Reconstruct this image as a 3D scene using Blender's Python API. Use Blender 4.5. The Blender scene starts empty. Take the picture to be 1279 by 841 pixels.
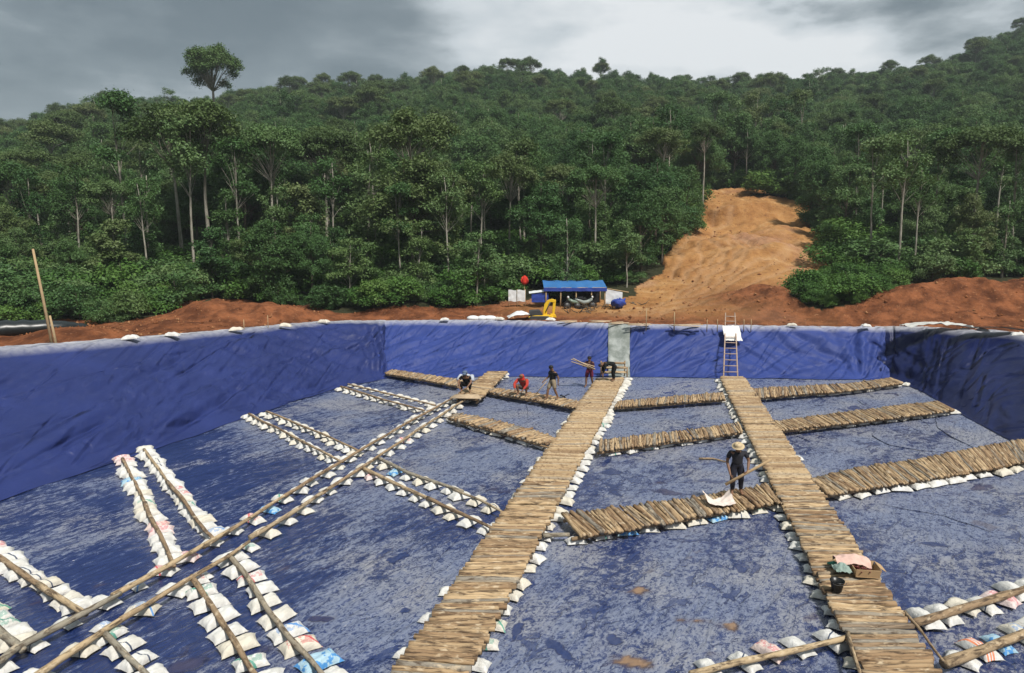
import bpy, math, random
import numpy as np
from mathutils import Vector, Matrix, noise

R = math.radians
random.seed(7)
rng = np.random.default_rng(11)
scene = bpy.context.scene
col = scene.collection

# ------------------------------------------------------------------ camera
CX, CY, F = 639.5, 420.5, 850.0
CAMZ, PITCH = 8.0, math.atan(120.5 / 850.0)
cam_d = bpy.data.cameras.new('camera'); cam = bpy.data.objects.new('camera', cam_d); col.objects.link(cam)
cam_d.sensor_width = 36.0; cam_d.lens = 36.0 * F / 1279.0; cam_d.clip_end = 6000
cam.location = (0, 0, CAMZ); cam.rotation_euler = (R(90) - PITCH, 0, 0)
scene.camera = cam

# ------------------------------------------------------------------ light
SUN_EL, SUN_AZ = R(54), R(146)          # azimuth clockwise from +Y
world = bpy.data.worlds.new('World'); scene.world = world; world.use_nodes = True
wn, wl = world.node_tree.nodes, world.node_tree.links
wn.clear()
def wnode(t, **k):
    n = wn.new(t)
    for a, v in k.items(): setattr(n, a, v)
    return n
sky = wnode('ShaderNodeTexSky', sky_type='NISHITA', sun_disc=False, sun_elevation=SUN_EL, sun_rotation=SUN_AZ)
tc = wnode('ShaderNodeTexCoord')
mp = wnode('ShaderNodeMapping'); mp.inputs['Scale'].default_value = (1.0, 1.0, 2.6)
wl.new(tc.outputs['Generated'], mp.inputs['Vector'])
n1 = wnode('ShaderNodeTexNoise'); n1.inputs['Scale'].default_value = 2.1; n1.inputs['Detail'].default_value = 7; n1.inputs['Roughness'].default_value = 0.52; n1.inputs['Distortion'].default_value = 0.35
wl.new(mp.outputs[0], n1.inputs['Vector'])
n2 = wnode('ShaderNodeTexNoise'); n2.inputs['Scale'].default_value = 5.2; n2.inputs['Detail'].default_value = 9; n2.inputs['Roughness'].default_value = 0.55
wl.new(mp.outputs[0], n2.inputs['Vector'])
def wmath(op, a, b=None, c=None, clamp=False):
    n = wnode('ShaderNodeMath', operation=op); n.use_clamp = clamp
    for i, v in enumerate((a, b, c)):
        if v is None: continue
        if hasattr(v, 'links'): wl.new(v, n.inputs[i])
        else: n.inputs[i].default_value = v
    return n.outputs[0]
def wdot(px, py):
    v = Vector(((px - CX) / F, 1, (300 - py) / F)).normalized()
    d = wnode('ShaderNodeVectorMath', operation='DOT_PRODUCT'); d.inputs[1].default_value = v
    nm = wnode('ShaderNodeVectorMath', operation='NORMALIZE'); wl.new(tc.outputs['Generated'], nm.inputs[0])
    wl.new(nm.outputs[0], d.inputs[0]); return d.outputs['Value']
def blob(px, py, deg_out, deg_in=0):
    mr = wnode('ShaderNodeMapRange', interpolation_type='SMOOTHSTEP')
    wl.new(wdot(px, py), mr.inputs['Value'])
    mr.inputs['From Min'].default_value = math.cos(R(deg_out)); mr.inputs['From Max'].default_value = math.cos(R(deg_in))
    return mr.outputs['Result']
thin = wmath('ADD', wmath('MULTIPLY', blob(780, 50, 21), 0.40), wmath('MULTIPLY', blob(1150, 30, 27), 0.34))
thin = wmath('ADD', thin, wmath('MULTIPLY', blob(120, 130, 12), 0.15))
thin = wmath('SUBTRACT', thin, wmath('MULTIPLY', blob(420, -20, 20), 0.14))
thin = wmath('MULTIPLY', thin, wmath('ADD', wmath('MULTIPLY', n2.outputs['Fac'], 2.4), -0.2))
v = wmath('ADD', wmath('MULTIPLY', n1.outputs['Fac'], 1.10), wmath('MULTIPLY', n2.outputs['Fac'], 0.85))
v = wmath('ADD', wmath('SUBTRACT', v, 0.84), thin)
ramp = wnode('ShaderNodeValToRGB'); wl.new(v, ramp.inputs['Fac'])
cr = ramp.color_ramp
cr.elements[0].position = 0.0; cr.elements[0].color = (0.115, 0.15, 0.16, 1)
cr.elements[1].position = 0.80; cr.elements[1].color = (0.93, 0.95, 0.95, 1)
for p, c in ((0.14, (0.18, 0.22, 0.232)), (0.3, (0.37, 0.415, 0.43)), (0.48, (0.66, 0.71, 0.73))):
    e = cr.elements.new(p); e.color = (*c, 1)
# the cloud deck is thicker near the horizon than overhead: zenith glows brighter
sep = wnode('ShaderNodeSeparateXYZ'); wl.new(tc.outputs['Generated'], sep.inputs[0])
zen = wnode('ShaderNodeMapRange', interpolation_type='SMOOTHSTEP'); wl.new(sep.outputs['Z'], zen.inputs['Value'])
zen.inputs['From Min'].default_value = 0.42; zen.inputs['From Max'].default_value = 0.95; zen.inputs['To Min'].default_value = 1.0; zen.inputs['To Max'].default_value = 1.9
cs = wnode('ShaderNodeVectorMath', operation='SCALE'); wl.new(ramp.outputs['Color'], cs.inputs[0]); wl.new(zen.outputs[0], cs.inputs['Scale'])
bg_c = wnode('ShaderNodeBackground'); wl.new(cs.outputs[0], bg_c.inputs['Color']); bg_c.inputs['Strength'].default_value = 0.61
bg_s = wnode('ShaderNodeBackground'); wl.new(sky.outputs[0], bg_s.inputs['Color']); bg_s.inputs['Strength'].default_value = 0.07
mixw = wnode('ShaderNodeMixShader'); mixw.inputs[0].default_value = 0.86
wl.new(bg_s.outputs[0], mixw.inputs[1]); wl.new(bg_c.outputs[0], mixw.inputs[2])
wo = wnode('ShaderNodeOutputWorld'); wl.new(mixw.outputs[0], wo.inputs['Surface'])

sun_d = bpy.data.lights.new('sun', 'SUN'); sun = bpy.data.objects.new('sun', sun_d); col.objects.link(sun)
sun_d.energy = 2.9; sun_d.angle = R(7); sun_d.color = (1.0, 0.955, 0.89)
sdir = Vector((math.sin(SUN_AZ) * math.cos(SUN_EL), math.cos(SUN_AZ) * math.cos(SUN_EL), math.sin(SUN_EL)))
sun.rotation_euler = sdir.to_track_quat('Z', 'Y').to_euler()
scene.view_settings.view_transform = 'Standard'; scene.view_settings.look = 'None'
scene.view_settings.gamma = 1; scene.view_settings.use_curve_mapping = False
scene.view_settings.exposure = 0.76
scene.cycles.max_bounces = 5; scene.cycles.diffuse_bounces = 2; scene.cycles.glossy_bounces = 2
scene.cycles.transmission_bounces = 3; scene.cycles.transparent_max_bounces = 4; scene.cycles.volume_bounces = 0

# ------------------------------------------------------------------ geometry helpers
ct, st = math.cos(PITCH), math.sin(PITCH)
def P(px, py, z=0.0):
    """point of the world at height z seen at photograph pixel (px, py)"""
    a, b = (px - CX) / F, (py - CY) / F
    d = Vector((a, ct - b * st, -st - b * ct))
    t = (z - CAMZ) / d.z
    return Vector((d.x * t, d.y * t, z))
def D(px, dist, z=0.0):
    return Vector(((px - CX) / F * (dist * ct + (CAMZ - z) * st), dist, z))
def proj(x, y, z):
    dep = y * ct - (z - CAMZ) * st
    up = y * st + (z - CAMZ) * ct
    dep = np.where(dep < 0.1, 0.1, dep)
    return CX + F * x / dep, CY - F * up / dep

def tag(o, label=None, cat=None, group=None, kind=None):
    if label: o['label'] = label
    if cat: o['category'] = cat
    if group: o['group'] = group
    if kind: o['kind'] = kind
    return o
def empty(name, loc=(0, 0, 0), rz=0.0):
    o = bpy.data.objects.new(name, None); col.objects.link(o)
    o.location = loc; o.rotation_euler = (0, 0, rz); o.empty_display_size = 0.2
    return o
def copy_tree(o, parent=None):
    c = o.copy(); col.objects.link(c)
    if parent is not None: c.parent = parent
    for ch in list(o.children): copy_tree(ch, c)
    return c

class MB:
    """collects shapes that make ONE mesh"""
    def __init__(s): s.v = []; s.f = []; s.a = []
    def add(s, vs, fs, val=0.0):
        o = len(s.v); s.v.extend([tuple(q) for q in vs]); s.f.extend([tuple(i + o for i in q) for q in fs]); s.a.extend([val] * len(vs))
        return s
    def box(s, c, size, rot=None, val=0.0, taper=1.0):
        x, y, z = size[0] / 2, size[1] / 2, size[2] / 2
        vs = []
        for k in (-1, 1):
            t = taper if k > 0 else 1.0
            for i, j in ((-1, -1), (1, -1), (1, 1), (-1, 1)):
                q = Vector((i * x * t, j * y * t, k * z))
                if rot is not None: q = rot @ q
                vs.append(q + Vector(c))
        return s.add(vs, [(3, 2, 1, 0), (4, 5, 6, 7), (0, 1, 5, 4), (1, 2, 6, 5), (2, 3, 7, 6), (3, 0, 4, 7)], val)
    def tube(s, pts, rad, n=8, cap=True, val=0.0, sx=1.0):
        pts = [Vector(p) for p in pts]
        if not hasattr(rad, '__len__'): rad = [rad] * len(pts)
        vs, fs = [], []
        up = None
        for i, p in enumerate(pts):
            t = (pts[min(i + 1, len(pts) - 1)] - pts[max(i - 1, 0)])
            t = t.normalized() if t.length > 1e-9 else Vector((0, 0, 1))
            if up is None:
                up = Vector((0, 0, 1)) if abs(t.z) < 0.9 else Vector((1, 0, 0))
            a = t.cross(up).normalized(); b = a.cross(t).normalized(); up = b
            for k in range(n):
                an = 2 * math.pi * k / n
                vs.append(p + (a * math.cos(an) * sx + b * math.sin(an)) * rad[i])
        for i in range(len(pts) - 1):
            for k in range(n):
                fs.append((i * n + k, i * n + (k + 1) % n, (i + 1) * n + (k + 1) % n, (i + 1) * n + k))
        if cap:
            fs.append(tuple(range(n - 1, -1, -1))); m = (len(pts) - 1) * n; fs.append(tuple(m + k for k in range(n)))
        return s.add(vs, fs, val)
    def ball(s, c, r, nu=12, nv=8, val=0.0):
        if not hasattr(r, '__len__'): r = (r, r, r)
        vs, fs = [], []
        for j in range(nv + 1):
            th = math.pi * (0.02 + 0.96 * j / nv)
            for i in range(nu):
                ph = 2 * math.pi * i / nu
                vs.append((c[0] + r[0] * math.sin(th) * math.cos(ph), c[1] + r[1] * math.sin(th) * math.sin(ph), c[2] + r[2] * math.cos(th)))
        for j in range(nv):
            for i in range(nu):
                fs.append((j * nu + i, (j + 1) * nu + i, (j + 1) * nu + (i + 1) % nu, j * nu + (i + 1) % nu))
        fs.append(tuple(range(nu))); fs.append(tuple(nv * nu + i for i in range(nu - 1, -1, -1)))
        return s.add(vs, fs, val)
    def grid(s, fn, nu, nv, val=0.0):
        vs = [fn(i / (nu - 1), j / (nv - 1)) for j in range(nv) for i in range(nu)]
        fs = [(j * nu + i, j * nu + i + 1, (j + 1) * nu + i + 1, (j + 1) * nu + i) for j in range(nv - 1) for i in range(nu - 1)]
        return s.add(vs, fs, val)
    def mesh(s, name, mat=None, smooth=True):
        me = bpy.data.meshes.new(name); me.from_pydata(s.v, [], s.f)
        at = me.attributes.new('tone', 'FLOAT', 'POINT'); at.data.foreach_set('value', s.a)
        if mat: me.materials.append(mat)
        if smooth: me.polygons.foreach_set('use_smooth', [True] * len(me.polygons))
        me.update(); return me
    def build(s, name, mat=None, parent=None, smooth=True):
        o = bpy.data.objects.new(name, s.mesh(name, mat, smooth)); col.objects.link(o)
        if parent is not None: o.parent = parent
        return o

def np_mesh(name, V, Fq, mat, attrs=None, smooth=False):
    me = bpy.data.meshes.new(name)
    V = np.asarray(V, dtype=np.float32); Fq = np.asarray(Fq, dtype=np.int32)
    me.vertices.add(len(V)); me.vertices.foreach_set('co', V.ravel())
    k = Fq.shape[1]
    me.loops.add(Fq.size); me.loops.foreach_set('vertex_index', Fq.ravel())
    me.polygons.add(len(Fq)); me.polygons.foreach_set('loop_start', np.arange(0, Fq.size, k, dtype=np.int32))
    me.polygons.foreach_set('loop_total', np.full(len(Fq), k, dtype=np.int32))
    for an, av in (attrs or {}).items():
        at = me.attributes.new(an, 'FLOAT', 'POINT'); at.data.foreach_set('value', np.asarray(av, dtype=np.float32))
    if mat: me.materials.append(mat)
    if smooth: me.polygons.foreach_set('use_smooth', np.ones(len(Fq), dtype=bool))
    me.update(calc_edges=True); me.validate()
    return me

# ------------------------------------------------------------------ materials
class M:
    def __init__(s, name, rough=0.7, spec=0.3):
        s.m = bpy.data.materials.new(name); s.m.use_nodes = True; s.nt = s.m.node_tree
        s.b = s.nt.nodes['Principled BSDF']; s.set('Roughness', rough); s.set('Specular IOR Level', spec)
    def n(s, t, **k):
        n = s.nt.nodes.new(t)
        for a, v in k.items(): setattr(n, a, v)
        return n
    def put(s, sock, v):
        if isinstance(v, bpy.types.NodeSocket): s.nt.links.new(v, sock)
        elif isinstance(v, (tuple, list)) and len(v) == 3 and sock.type == 'RGBA': sock.default_value = (*v, 1)
        else: sock.default_value = v
    def set(s, nm, v): s.put(s.b.inputs[nm], v); return s
    def coord(s, kind='Object', scale=(1, 1, 1), rot=(0, 0, 0)):
        t = s.n('ShaderNodeTexCoord'); m = s.n('ShaderNodeMapping'); s.put(m.inputs['Scale'], scale); s.put(m.inputs['Rotation'], rot)
        s.nt.links.new(t.outputs[kind], m.inputs['Vector']); return m.outputs[0]
    def noise(s, vec, scale=5, detail=4, rough=0.5, dist=0.0, out='Fac'):
        n = s.n('ShaderNodeTexNoise'); s.put(n.inputs['Vector'], vec); s.put(n.inputs['Scale'], scale); s.put(n.inputs['Detail'], detail)
        s.put(n.inputs['Roughness'], rough); s.put(n.inputs['Distortion'], dist); return n.outputs[out]
    def mr(s, v, a, b, c=0.0, d=1.0, smooth=True):
        n = s.n('ShaderNodeMapRange', interpolation_type='SMOOTHSTEP' if smooth else 'LINEAR')
        for i, q in enumerate((v, a, b, c, d)): s.put(n.inputs[i], q)
        return n.outputs[0]
    def mix(s, f, a, b, mode='MIX'):
        n = s.n('ShaderNodeMix', data_type='RGBA', blend_type=mode); s.put(n.inputs[0], f); s.put(n.inputs[6], a); s.put(n.inputs[7], b); return n.outputs[2]
    def math(s, op, a, b=0.0):
        n = s.n('ShaderNodeMath', operation=op); s.put(n.inputs[0], a); s.put(n.inputs[1], b); return n.outputs[0]
    def attr(s, nm): n = s.n('ShaderNodeAttribute', attribute_name=nm); return n.outputs['Fac']
    def rand(s): return s.n('ShaderNodeObjectInfo').outputs['Random']
    def bump(s, h, strength=0.5, dist=0.02, prev=None):
        n = s.n('ShaderNodeBump'); s.put(n.inputs['Strength'], strength); s.put(n.inputs['Distance'], dist); s.put(n.inputs['Height'], h)
        if prev is not None: s.put(n.inputs['Normal'], prev)
        s.set('Normal', n.outputs[0]); return n.outputs[0]
    def ramp(s, v, stops):
        n = s.n('ShaderNodeValToRGB'); s.put(n.inputs[0], v); e = n.color_ramp.elements
        e[0].position, e[0].color = stops[0][0], (*stops[0][1], 1); e[1].position, e[1].color = stops[-1][0], (*stops[-1][1], 1)
        for p, c in stops[1:-1]: q = e.new(p); q.color = (*c, 1)
        return n.outputs[0]

def leaf_mat(name, c1, c2, c3):
    m = M(name, 0.55, 0.25)
    r = m.rand(); t = m.attr('tone')
    base = m.ramp(m.math('ADD', m.math('MULTIPLY', r, 0.7), m.math('MULTIPLY', t, 0.35)), [(0.05, c1), (0.5, c2), (0.95, c3)])
    m.set('Base Color', base)
    tr = m.n('ShaderNodeBsdfTranslucent'); m.put(tr.inputs[0], m.mix(0.5, base, (0.10, 0.16, 0.03), 'MIX'))
    mx = m.n('ShaderNodeMixShader'); mx.inputs[0].default_value = 0.22
    m.nt.links.new(m.b.outputs[0], mx.inputs[1]); m.nt.links.new(tr.outputs[0], mx.inputs[2])
    m.nt.links.new(mx.outputs[0], m.nt.nodes['Material Output'].inputs['Surface'])
    return m.m
MAT = {}
MAT['leaf_dark'] = leaf_mat('leaf_dark', (0.030, 0.075, 0.024), (0.068, 0.140, 0.040), (0.135, 0.205, 0.066))
MAT['leaf_mid'] = leaf_mat('leaf_mid', (0.036, 0.095, 0.028), (0.078, 0.160, 0.048), (0.150, 0.225, 0.085))
MAT['leaf_olive'] = leaf_mat('leaf_olive', (0.048, 0.085, 0.026), (0.092, 0.145, 0.044), (0.160, 0.195, 0.078))
MAT['leaf_bright'] = leaf_mat('leaf_bright', (0.045, 0.115, 0.022), (0.080, 0.175, 0.034), (0.130, 0.220, 0.050))

def bark(name, c1, c2, sc=6):
    m = M(name, 0.85, 0.2); v = m.coord('Object', (sc, sc, sc * 0.25))
    n = m.noise(v, 1.0, 6, 0.65)
    m.set('Base Color', m.mix(m.mr(n, 0.35, 0.68), c1, c2)); m.bump(n, 0.6, 0.03); return m.m
MAT['bark_pale'] = bark('bark_pale', (0.19, 0.175, 0.14), (0.42, 0.39, 0.33), 3)
MAT['bark_brown'] = bark('bark_brown', (0.06, 0.05, 0.038), (0.17, 0.145, 0.11), 3)

# log wood: objects are laid with local X along the log
def log_mat(name, dark, mid, light, grey):
    m = M(name, 0.8, 0.22)
    r = m.rand()
    off = m.n('ShaderNodeCombineXYZ'); m.put(off.inputs[0], m.math('MULTIPLY', r, 37.0)); m.put(off.inputs[1], m.math('MULTIPLY', r, 11.0))
    t = m.n('ShaderNodeTexCoord'); ad = m.n('ShaderNodeVectorMath', operation='ADD')
    m.nt.links.new(t.outputs['Object'], ad.inputs[0]); m.nt.links.new(off.outputs[0], ad.inputs[1])
    mp_ = m.n('ShaderNodeMapping'); m.put(mp_.inputs['Scale'], (3.0, 14, 14)); m.nt.links.new(ad.outputs[0], mp_.inputs['Vector'])
    n1_ = m.noise(mp_.outputs[0], 1.0, 6, 0.66, 0.6)
    mp2 = m.n('ShaderNodeMapping'); m.put(mp2.inputs['Scale'], (4.0, 6, 6)); m.nt.links.new(ad.outputs[0], mp2.inputs['Vector'])
    n2_ = m.noise(mp2.outputs[0], 1.3, 3, 0.6)
    tn = m.attr('tone')
    rr = m.math('FRACT', m.math('MULTIPLY', m.math('ADD', r, tn), 7.31))
    basec = m.mix(rr, mid, light)
    basec = m.mix(m.mr(m.math('FRACT', m.math('MULTIPLY', m.math('ADD', r, tn), 23.7)), 0.74, 0.9), basec, grey)
    basec = m.mix(m.mr(n1_, 0.44, 0.66), basec, dark)
    basec = m.mix(m.math('MULTIPLY', m.mr(n2_, 0.55, 0.72), 0.75), basec, (0.62, 0.50, 0.34))
    m.set('Base Color', basec); m.bump(n1_, 0.7, 0.012)
    return m.m
MAT['log'] = log_mat('log_wood', (0.075, 0.048, 0.030), (0.25, 0.155, 0.085), (0.54, 0.39, 0.225), (0.27, 0.24, 0.195))
MAT['pole'] = log_mat('pole_wood', (0.085, 0.058, 0.038), (0.26, 0.175, 0.105), (0.50, 0.38, 0.23), (0.30, 0.27, 0.21))

def tarp_mat(name, base, pale, ang=(35, 55), rough=0.5, amt=1.0, fq=1.0, cov=0.5):
    m = M(name, rough, 0.22)
    v = m.coord('Object')
    n = m.noise(v, 0.5, 5, 0.6)
    n2_ = m.noise(m.coord('Object', (1.2, 1.2, 1.2)), 2.2, 6, 0.68, 0.4)
    c = m.mix(m.mr(n, 0.35, 0.7), base, tuple(min(1, q * 1.22) for q in base))
    c = m.mix(m.math('MULTIPLY', m.mr(n2_, 0.54, 0.78), 0.35), c, pale)
    ed = m.attr('edge')
    c = m.mix(m.math('MULTIPLY', ed, m.mr(n2_, 0.25, 0.62, 0.45, 1.0)), c, (0.50, 0.50, 0.52))
    m.set('Base Color', c)
    m.set('Roughness', m.mr(n2_, 0.4, 0.75, rough - .04, rough + .15))
    cb = m.n('ShaderNodeCombineXYZ'); m.put(cb.inputs[0], m.attr('along')); m.put(cb.inputs[1], m.attr('up'))
    prev = None
    for k, (a, fa, fb, sc) in enumerate(((ang[0], .05 * fq, .60 * fq, 1.0), (ang[1], .09 * fq, 1.1 * fq, .7), (ang[0] - 22, .07 * fq, .8 * fq, .8))):
        m1 = m.n('ShaderNodeMapping'); m.put(m1.inputs['Vector'], cb.outputs[0]); m.put(m1.inputs['Rotation'], (0, 0, R(-a))); m.put(m1.inputs['Location'], (k * 7.3, k * 3.1, 0))
        m2 = m.n('ShaderNodeMapping'); m.put(m2.inputs['Vector'], m1.outputs[0]); m.put(m2.inputs['Scale'], (fa, fb, 1))
        nn = m.noise(m2.outputs[0], 1.0, 1, 0.4, 0.35)
        rdg = m.mr(m.math('ABSOLUTE', m.math('SUBTRACT', nn, 0.5)), 0.0, 0.065, 1, 0)
        msk = m.mr(m.noise(m.coord('Object', (1, 1, 1)), .26, 2, .5, .3 + k), cov, cov + .12, 0.04, 1)
        prev = m.bump(m.math('MULTIPLY', rdg, msk), min(1, sc * amt), 0.16, prev)
    fine = m.noise(m.coord('Object', (1, 1, 1)), 3.0, 5, 0.6, .8)
    m.bump(fine, 0.3, 0.05, prev)
    return m.m
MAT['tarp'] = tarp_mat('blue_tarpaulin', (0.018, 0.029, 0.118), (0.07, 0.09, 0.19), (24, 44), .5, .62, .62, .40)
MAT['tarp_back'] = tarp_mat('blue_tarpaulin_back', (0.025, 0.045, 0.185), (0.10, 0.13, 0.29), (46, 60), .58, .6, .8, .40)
MAT['tarp_shaded'] = tarp_mat('shaded_blue_tarpaulin', (0.005, 0.010, 0.055), (0.022, 0.032, 0.095), (78, 62), .42, .7, .7, .42)  # same blue sheet, right slope's shade painted in as a darker base

def floor_mat():
    m = M('wet_dusty_tarpaulin', 0.4, 0.5)
    pos = m.coord('Object')
    def rs_(ang, sx_, sy_):      # turn first, then stretch
        a = m.coord('Object', (1, 1, 1), (0, 0, R(-ang))); mp_ = m.n('ShaderNodeMapping'); m.put(mp_.inputs['Vector'], a); m.put(mp_.inputs['Scale'], (sx_, sy_, 1)); return mp_.outputs[0]
    sx = m.n('ShaderNodeSeparateXYZ'); m.put(sx.inputs[0], pos)
    nA = m.noise(rs_(60, 0.8, 2.2), 2.2, 12, 0.82, 0.35); nB = m.noise(rs_(35, 1.0, 1.3), 2.6, 12, 0.84, 0.7)
    side = m.mr(sx.outputs[0], -6.0, -1.0)
    mixn = m.n('ShaderNodeMix', data_type='FLOAT'); m.put(mixn.inputs[0], side); m.put(mixn.inputs[2], nA); m.put(mixn.inputs[3], nB)
    nd = mixn.outputs[0]
    big = m.noise(rs_(50, .8, 1.5), 0.19, 4, 0.6, 0.5)
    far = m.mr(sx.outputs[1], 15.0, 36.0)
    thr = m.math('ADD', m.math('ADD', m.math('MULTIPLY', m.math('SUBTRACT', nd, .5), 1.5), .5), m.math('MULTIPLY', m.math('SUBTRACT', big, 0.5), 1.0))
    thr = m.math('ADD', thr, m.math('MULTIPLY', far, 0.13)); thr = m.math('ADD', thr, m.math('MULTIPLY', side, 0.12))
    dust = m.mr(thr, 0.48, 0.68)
    spk = m.noise(rs_(50, 1.0, 1.5), 7.0, 6, 0.75, 1.2)
    dust = m.math('MULTIPLY', dust, m.mr(spk, 0.38, 0.58, 0.12, 1.35))
    wn_ = m.mr(m.noise(rs_(40, 1.0, 1.8), 0.75, 5, 0.6, 0.9), 0.58, 0.64)
    wet = m.math('MAXIMUM', m.math('MULTIPLY', wn_, 0.7), m.mr(m.math('ADD', m.attr('wet'), m.math('MULTIPLY', m.math('SUBTRACT', nB, .5), 1.1)), 0.25, 0.75))
    dust = m.math('MULTIPLY', dust, m.mr(wet, 0, 1, 1.0, 0.10))
    blue = m.mix(m.mr(nA, 0.3, 0.7), (0.009, 0.020, 0.085), (0.020, 0.040, 0.140))
    dcol = m.mix(m.mr(m.noise(pos, 0.35, 3, 0.5), 0.4, 0.65), (0.195, 0.225, 0.315), (0.29, 0.295, 0.325))
    c = m.mix(m.math('MINIMUM', m.math('MULTIPLY', dust, 0.84), .9), blue, dcol)
    c = m.mix(m.math('MULTIPLY', m.mr(m.noise(pos, 6.0, 8, .8, 2.0), 0.56, 0.68), m.math('MULTIPLY', dust, 0.60)), c, (0.52, 0.50, 0.46))
    mud = m.math('MAXIMUM', m.math('MULTIPLY', m.mr(m.noise(rs_(35, 1, 1.6), 0.55, 4, 0.55, 0.3), 0.67, 0.72), .5), m.attr('mud'))
    c = m.mix(m.math('MULTIPLY', mud, 0.85), c, m.mix(m.mr(m.attr('mud'), .35, 1), (0.075, 0.05, 0.055), (0.30, 0.18, 0.085)))
    m.set('Base Color', c)
    m.set('Roughness', m.mr(m.math('SUBTRACT', dust, m.math('MULTIPLY', wet, 0.5)), -0.1, 0.9, 0.05, 0.46))
    cr1 = m.noise(rs_(60, 0.5, 2.4), 1.5, 5, 0.6, 0.9)
    b1 = m.bump(m.math('MULTIPLY', cr1, m.mr(wet, 0, 1, 1, .3)), 0.75, 0.12)
    m.bump(nd, 0.35, 0.03, b1)
    return m.m
MAT['floor'] = floor_mat()

def soil_mat():
    m = M('soil_and_forest_floor', 0.95, 0.1)
    pos = m.coord('Object')
    red = m.mix(m.mr(m.noise(pos, 0.8, 8, 0.68), 0.35, 0.68), (0.10, 0.036, 0.017), (0.30, 0.112, 0.048))
    red = m.mix(m.mr(m.noise(pos, 3.5, 6, 0.7), 0.58, 0.72), red, (0.37, 0.18, 0.09))
    cl = m.noise(m.coord('Object', (1, 1, 2.2)), 0.22, 12, 0.74, 1.2)
    clay = m.ramp(cl, [(0.28, (0.20, 0.088, 0.034)), (0.43, (0.34, 0.165, 0.060)), (0.56, (0.42, 0.220, 0.084)), (0.70, (0.53, 0.33, 0.16))])
    clay = m.mix(m.mr(m.noise(pos, 0.09, 3, 0.5), 0.54, 0.66, 0, 0.45), clay, (0.36, 0.20, 0.16))
    clay = m.mix(m.mr(m.noise(pos, 1.6, 9, 0.78), 0.52, 0.68, 0, 0.7), clay, (0.16, 0.075, 0.038))
    clay = m.mix(m.mr(m.noise(pos, 2.7, 9, 0.8), 0.60, 0.70, 0, 0.6), clay, (0.52, 0.36, 0.22))
    clay = m.mix(m.math('MULTIPLY', m.attr('track'), 0.5), clay, (0.46, 0.28, 0.15))
    litter = m.mix(m.noise(pos, 0.9, 6, 0.7), (0.022, 0.03, 0.013), (0.06, 0.055, 0.03))
    c = m.mix(m.attr('soil'), litter, red); c = m.mix(m.attr('clay'), c, clay)
    m.set('Base Color', c)
    b1 = m.bump(m.noise(pos, 1.1, 9, 0.7), 0.9, 0.35)
    m.bump(m.noise(pos, 7.0, 5, 0.65), 0.6, 0.06, b1)
    return m.m
MAT['soil'] = soil_mat()

def plain(name, c, rough=0.7, spec=0.3, var=0.25, sc=4, metal=0):
    m = M(name, rough, spec); n = m.noise(m.coord('Object'), sc, 5, 0.6)
    m.set('Base Color', m.mix(n, tuple(q * (1 - var) for q in c), tuple(min(1, q * (1 + var)) for q in c))); m.set('Metallic', metal)
    m.bump(n, 0.25, 0.01); return m.m

def bag_mat(name, kind):
    m = M(name, 0.55, 0.35)
    pos = m.coord('Object'); r = m.rand()
    n = m.noise(pos, 5, 5, 0.6)
    w = m.mix(m.mr(n, 0.35, 0.7), (0.60, 0.59, 0.55), (0.80, 0.79, 0.76))
    w = m.mix(m.math('MULTIPLY', m.mr(r, 0.6, 0.95), 0.55), w, (0.66, 0.58, 0.42))
    w = m.mix(m.mr(m.noise(pos, 2.3, 4, 0.6), 0.52, 0.72, 0, 0.6), w, (0.36, 0.30, 0.23))
    sep_ = m.n('ShaderNodeSeparateXYZ'); m.put(sep_.inputs[0], pos); X, Y = sep_.outputs[0], sep_.outputs[1]
    def band(v, c, h, s=0.008): return m.math('MULTIPLY', m.mr(v, c - h - s, c - h), m.mr(v, c + h, c + h + s, 1, 0))
    if kind in ('red', 'blue', 'green'):
        pc = {'red': (0.58, 0.06, 0.07), 'blue': (0.04, 0.22, 0.55), 'green': (0.03, 0.28, 0.20)}[kind]
        gl = m.noise(m.coord('Object', (1, 1, 0.2)), 17, 2, 0.5)
        marks = m.math('MULTIPLY', m.mr(gl, 0.50, 0.53), m.math('MULTIPLY', band(Y, 0.0, 0.11), band(X, 0.0, 0.22)))
        w = m.mix(m.math('MULTIPLY', marks, 0.5), w, pc)
        w = m.mix(m.math('MULTIPLY', band(m.math('ADD', Y, m.math('MULTIPLY', X, 0.9)), -0.12 if kind != 'red' else 0.16, 0.022), 0.85), w, pc)
    if kind == 'sky':
        w = m.mix(0.62, w, (0.20, 0.48, 0.66)); w = m.mix(m.mr(m.noise(pos, 9, 2, 0.5), 0.52, 0.56), w, (0.08, 0.28, 0.60))
    if kind == 'pink':
        gl = m.noise(m.coord('Object', (1, 1, 0.2)), 20, 2, 0.4)
        w = m.mix(0.28, w, (0.80, 0.42, 0.42)); w = m.mix(m.math('MULTIPLY', m.math('MULTIPLY', m.mr(gl, 0.5, 0.53), band(Y, 0, 0.10)), .55), w, (0.55, 0.10, 0.13))
    if kind == 'orange':
        for cc in (-0.07, 0.0, 0.06): w = m.mix(m.math('MULTIPLY', band(m.math('ADD', Y, m.math('MULTIPLY', m.math('MULTIPLY', X, X), 0.8)), cc, 0.014), 0.9), w, (0.80, 0.22, 0.08))
    if kind == 'stripe':
        w = m.mix(band(m.math('ADD', X, m.math('MULTIPLY', Y, 0.6)), 0.05, 0.012), w, (0.05, 0.07, 0.12))
    m.set('Base Color', w)
    b1 = m.bump(m.noise(m.coord('Object', (1, 2.2, 1)), 6, 5, 0.6, 1.5), 0.7, 0.04)
    return m.m
for k in ('white', 'red', 'blue', 'green', 'sky', 'pink', 'orange', 'stripe'): MAT['bag_' + k] = bag_mat('sack_' + k, k)

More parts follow.
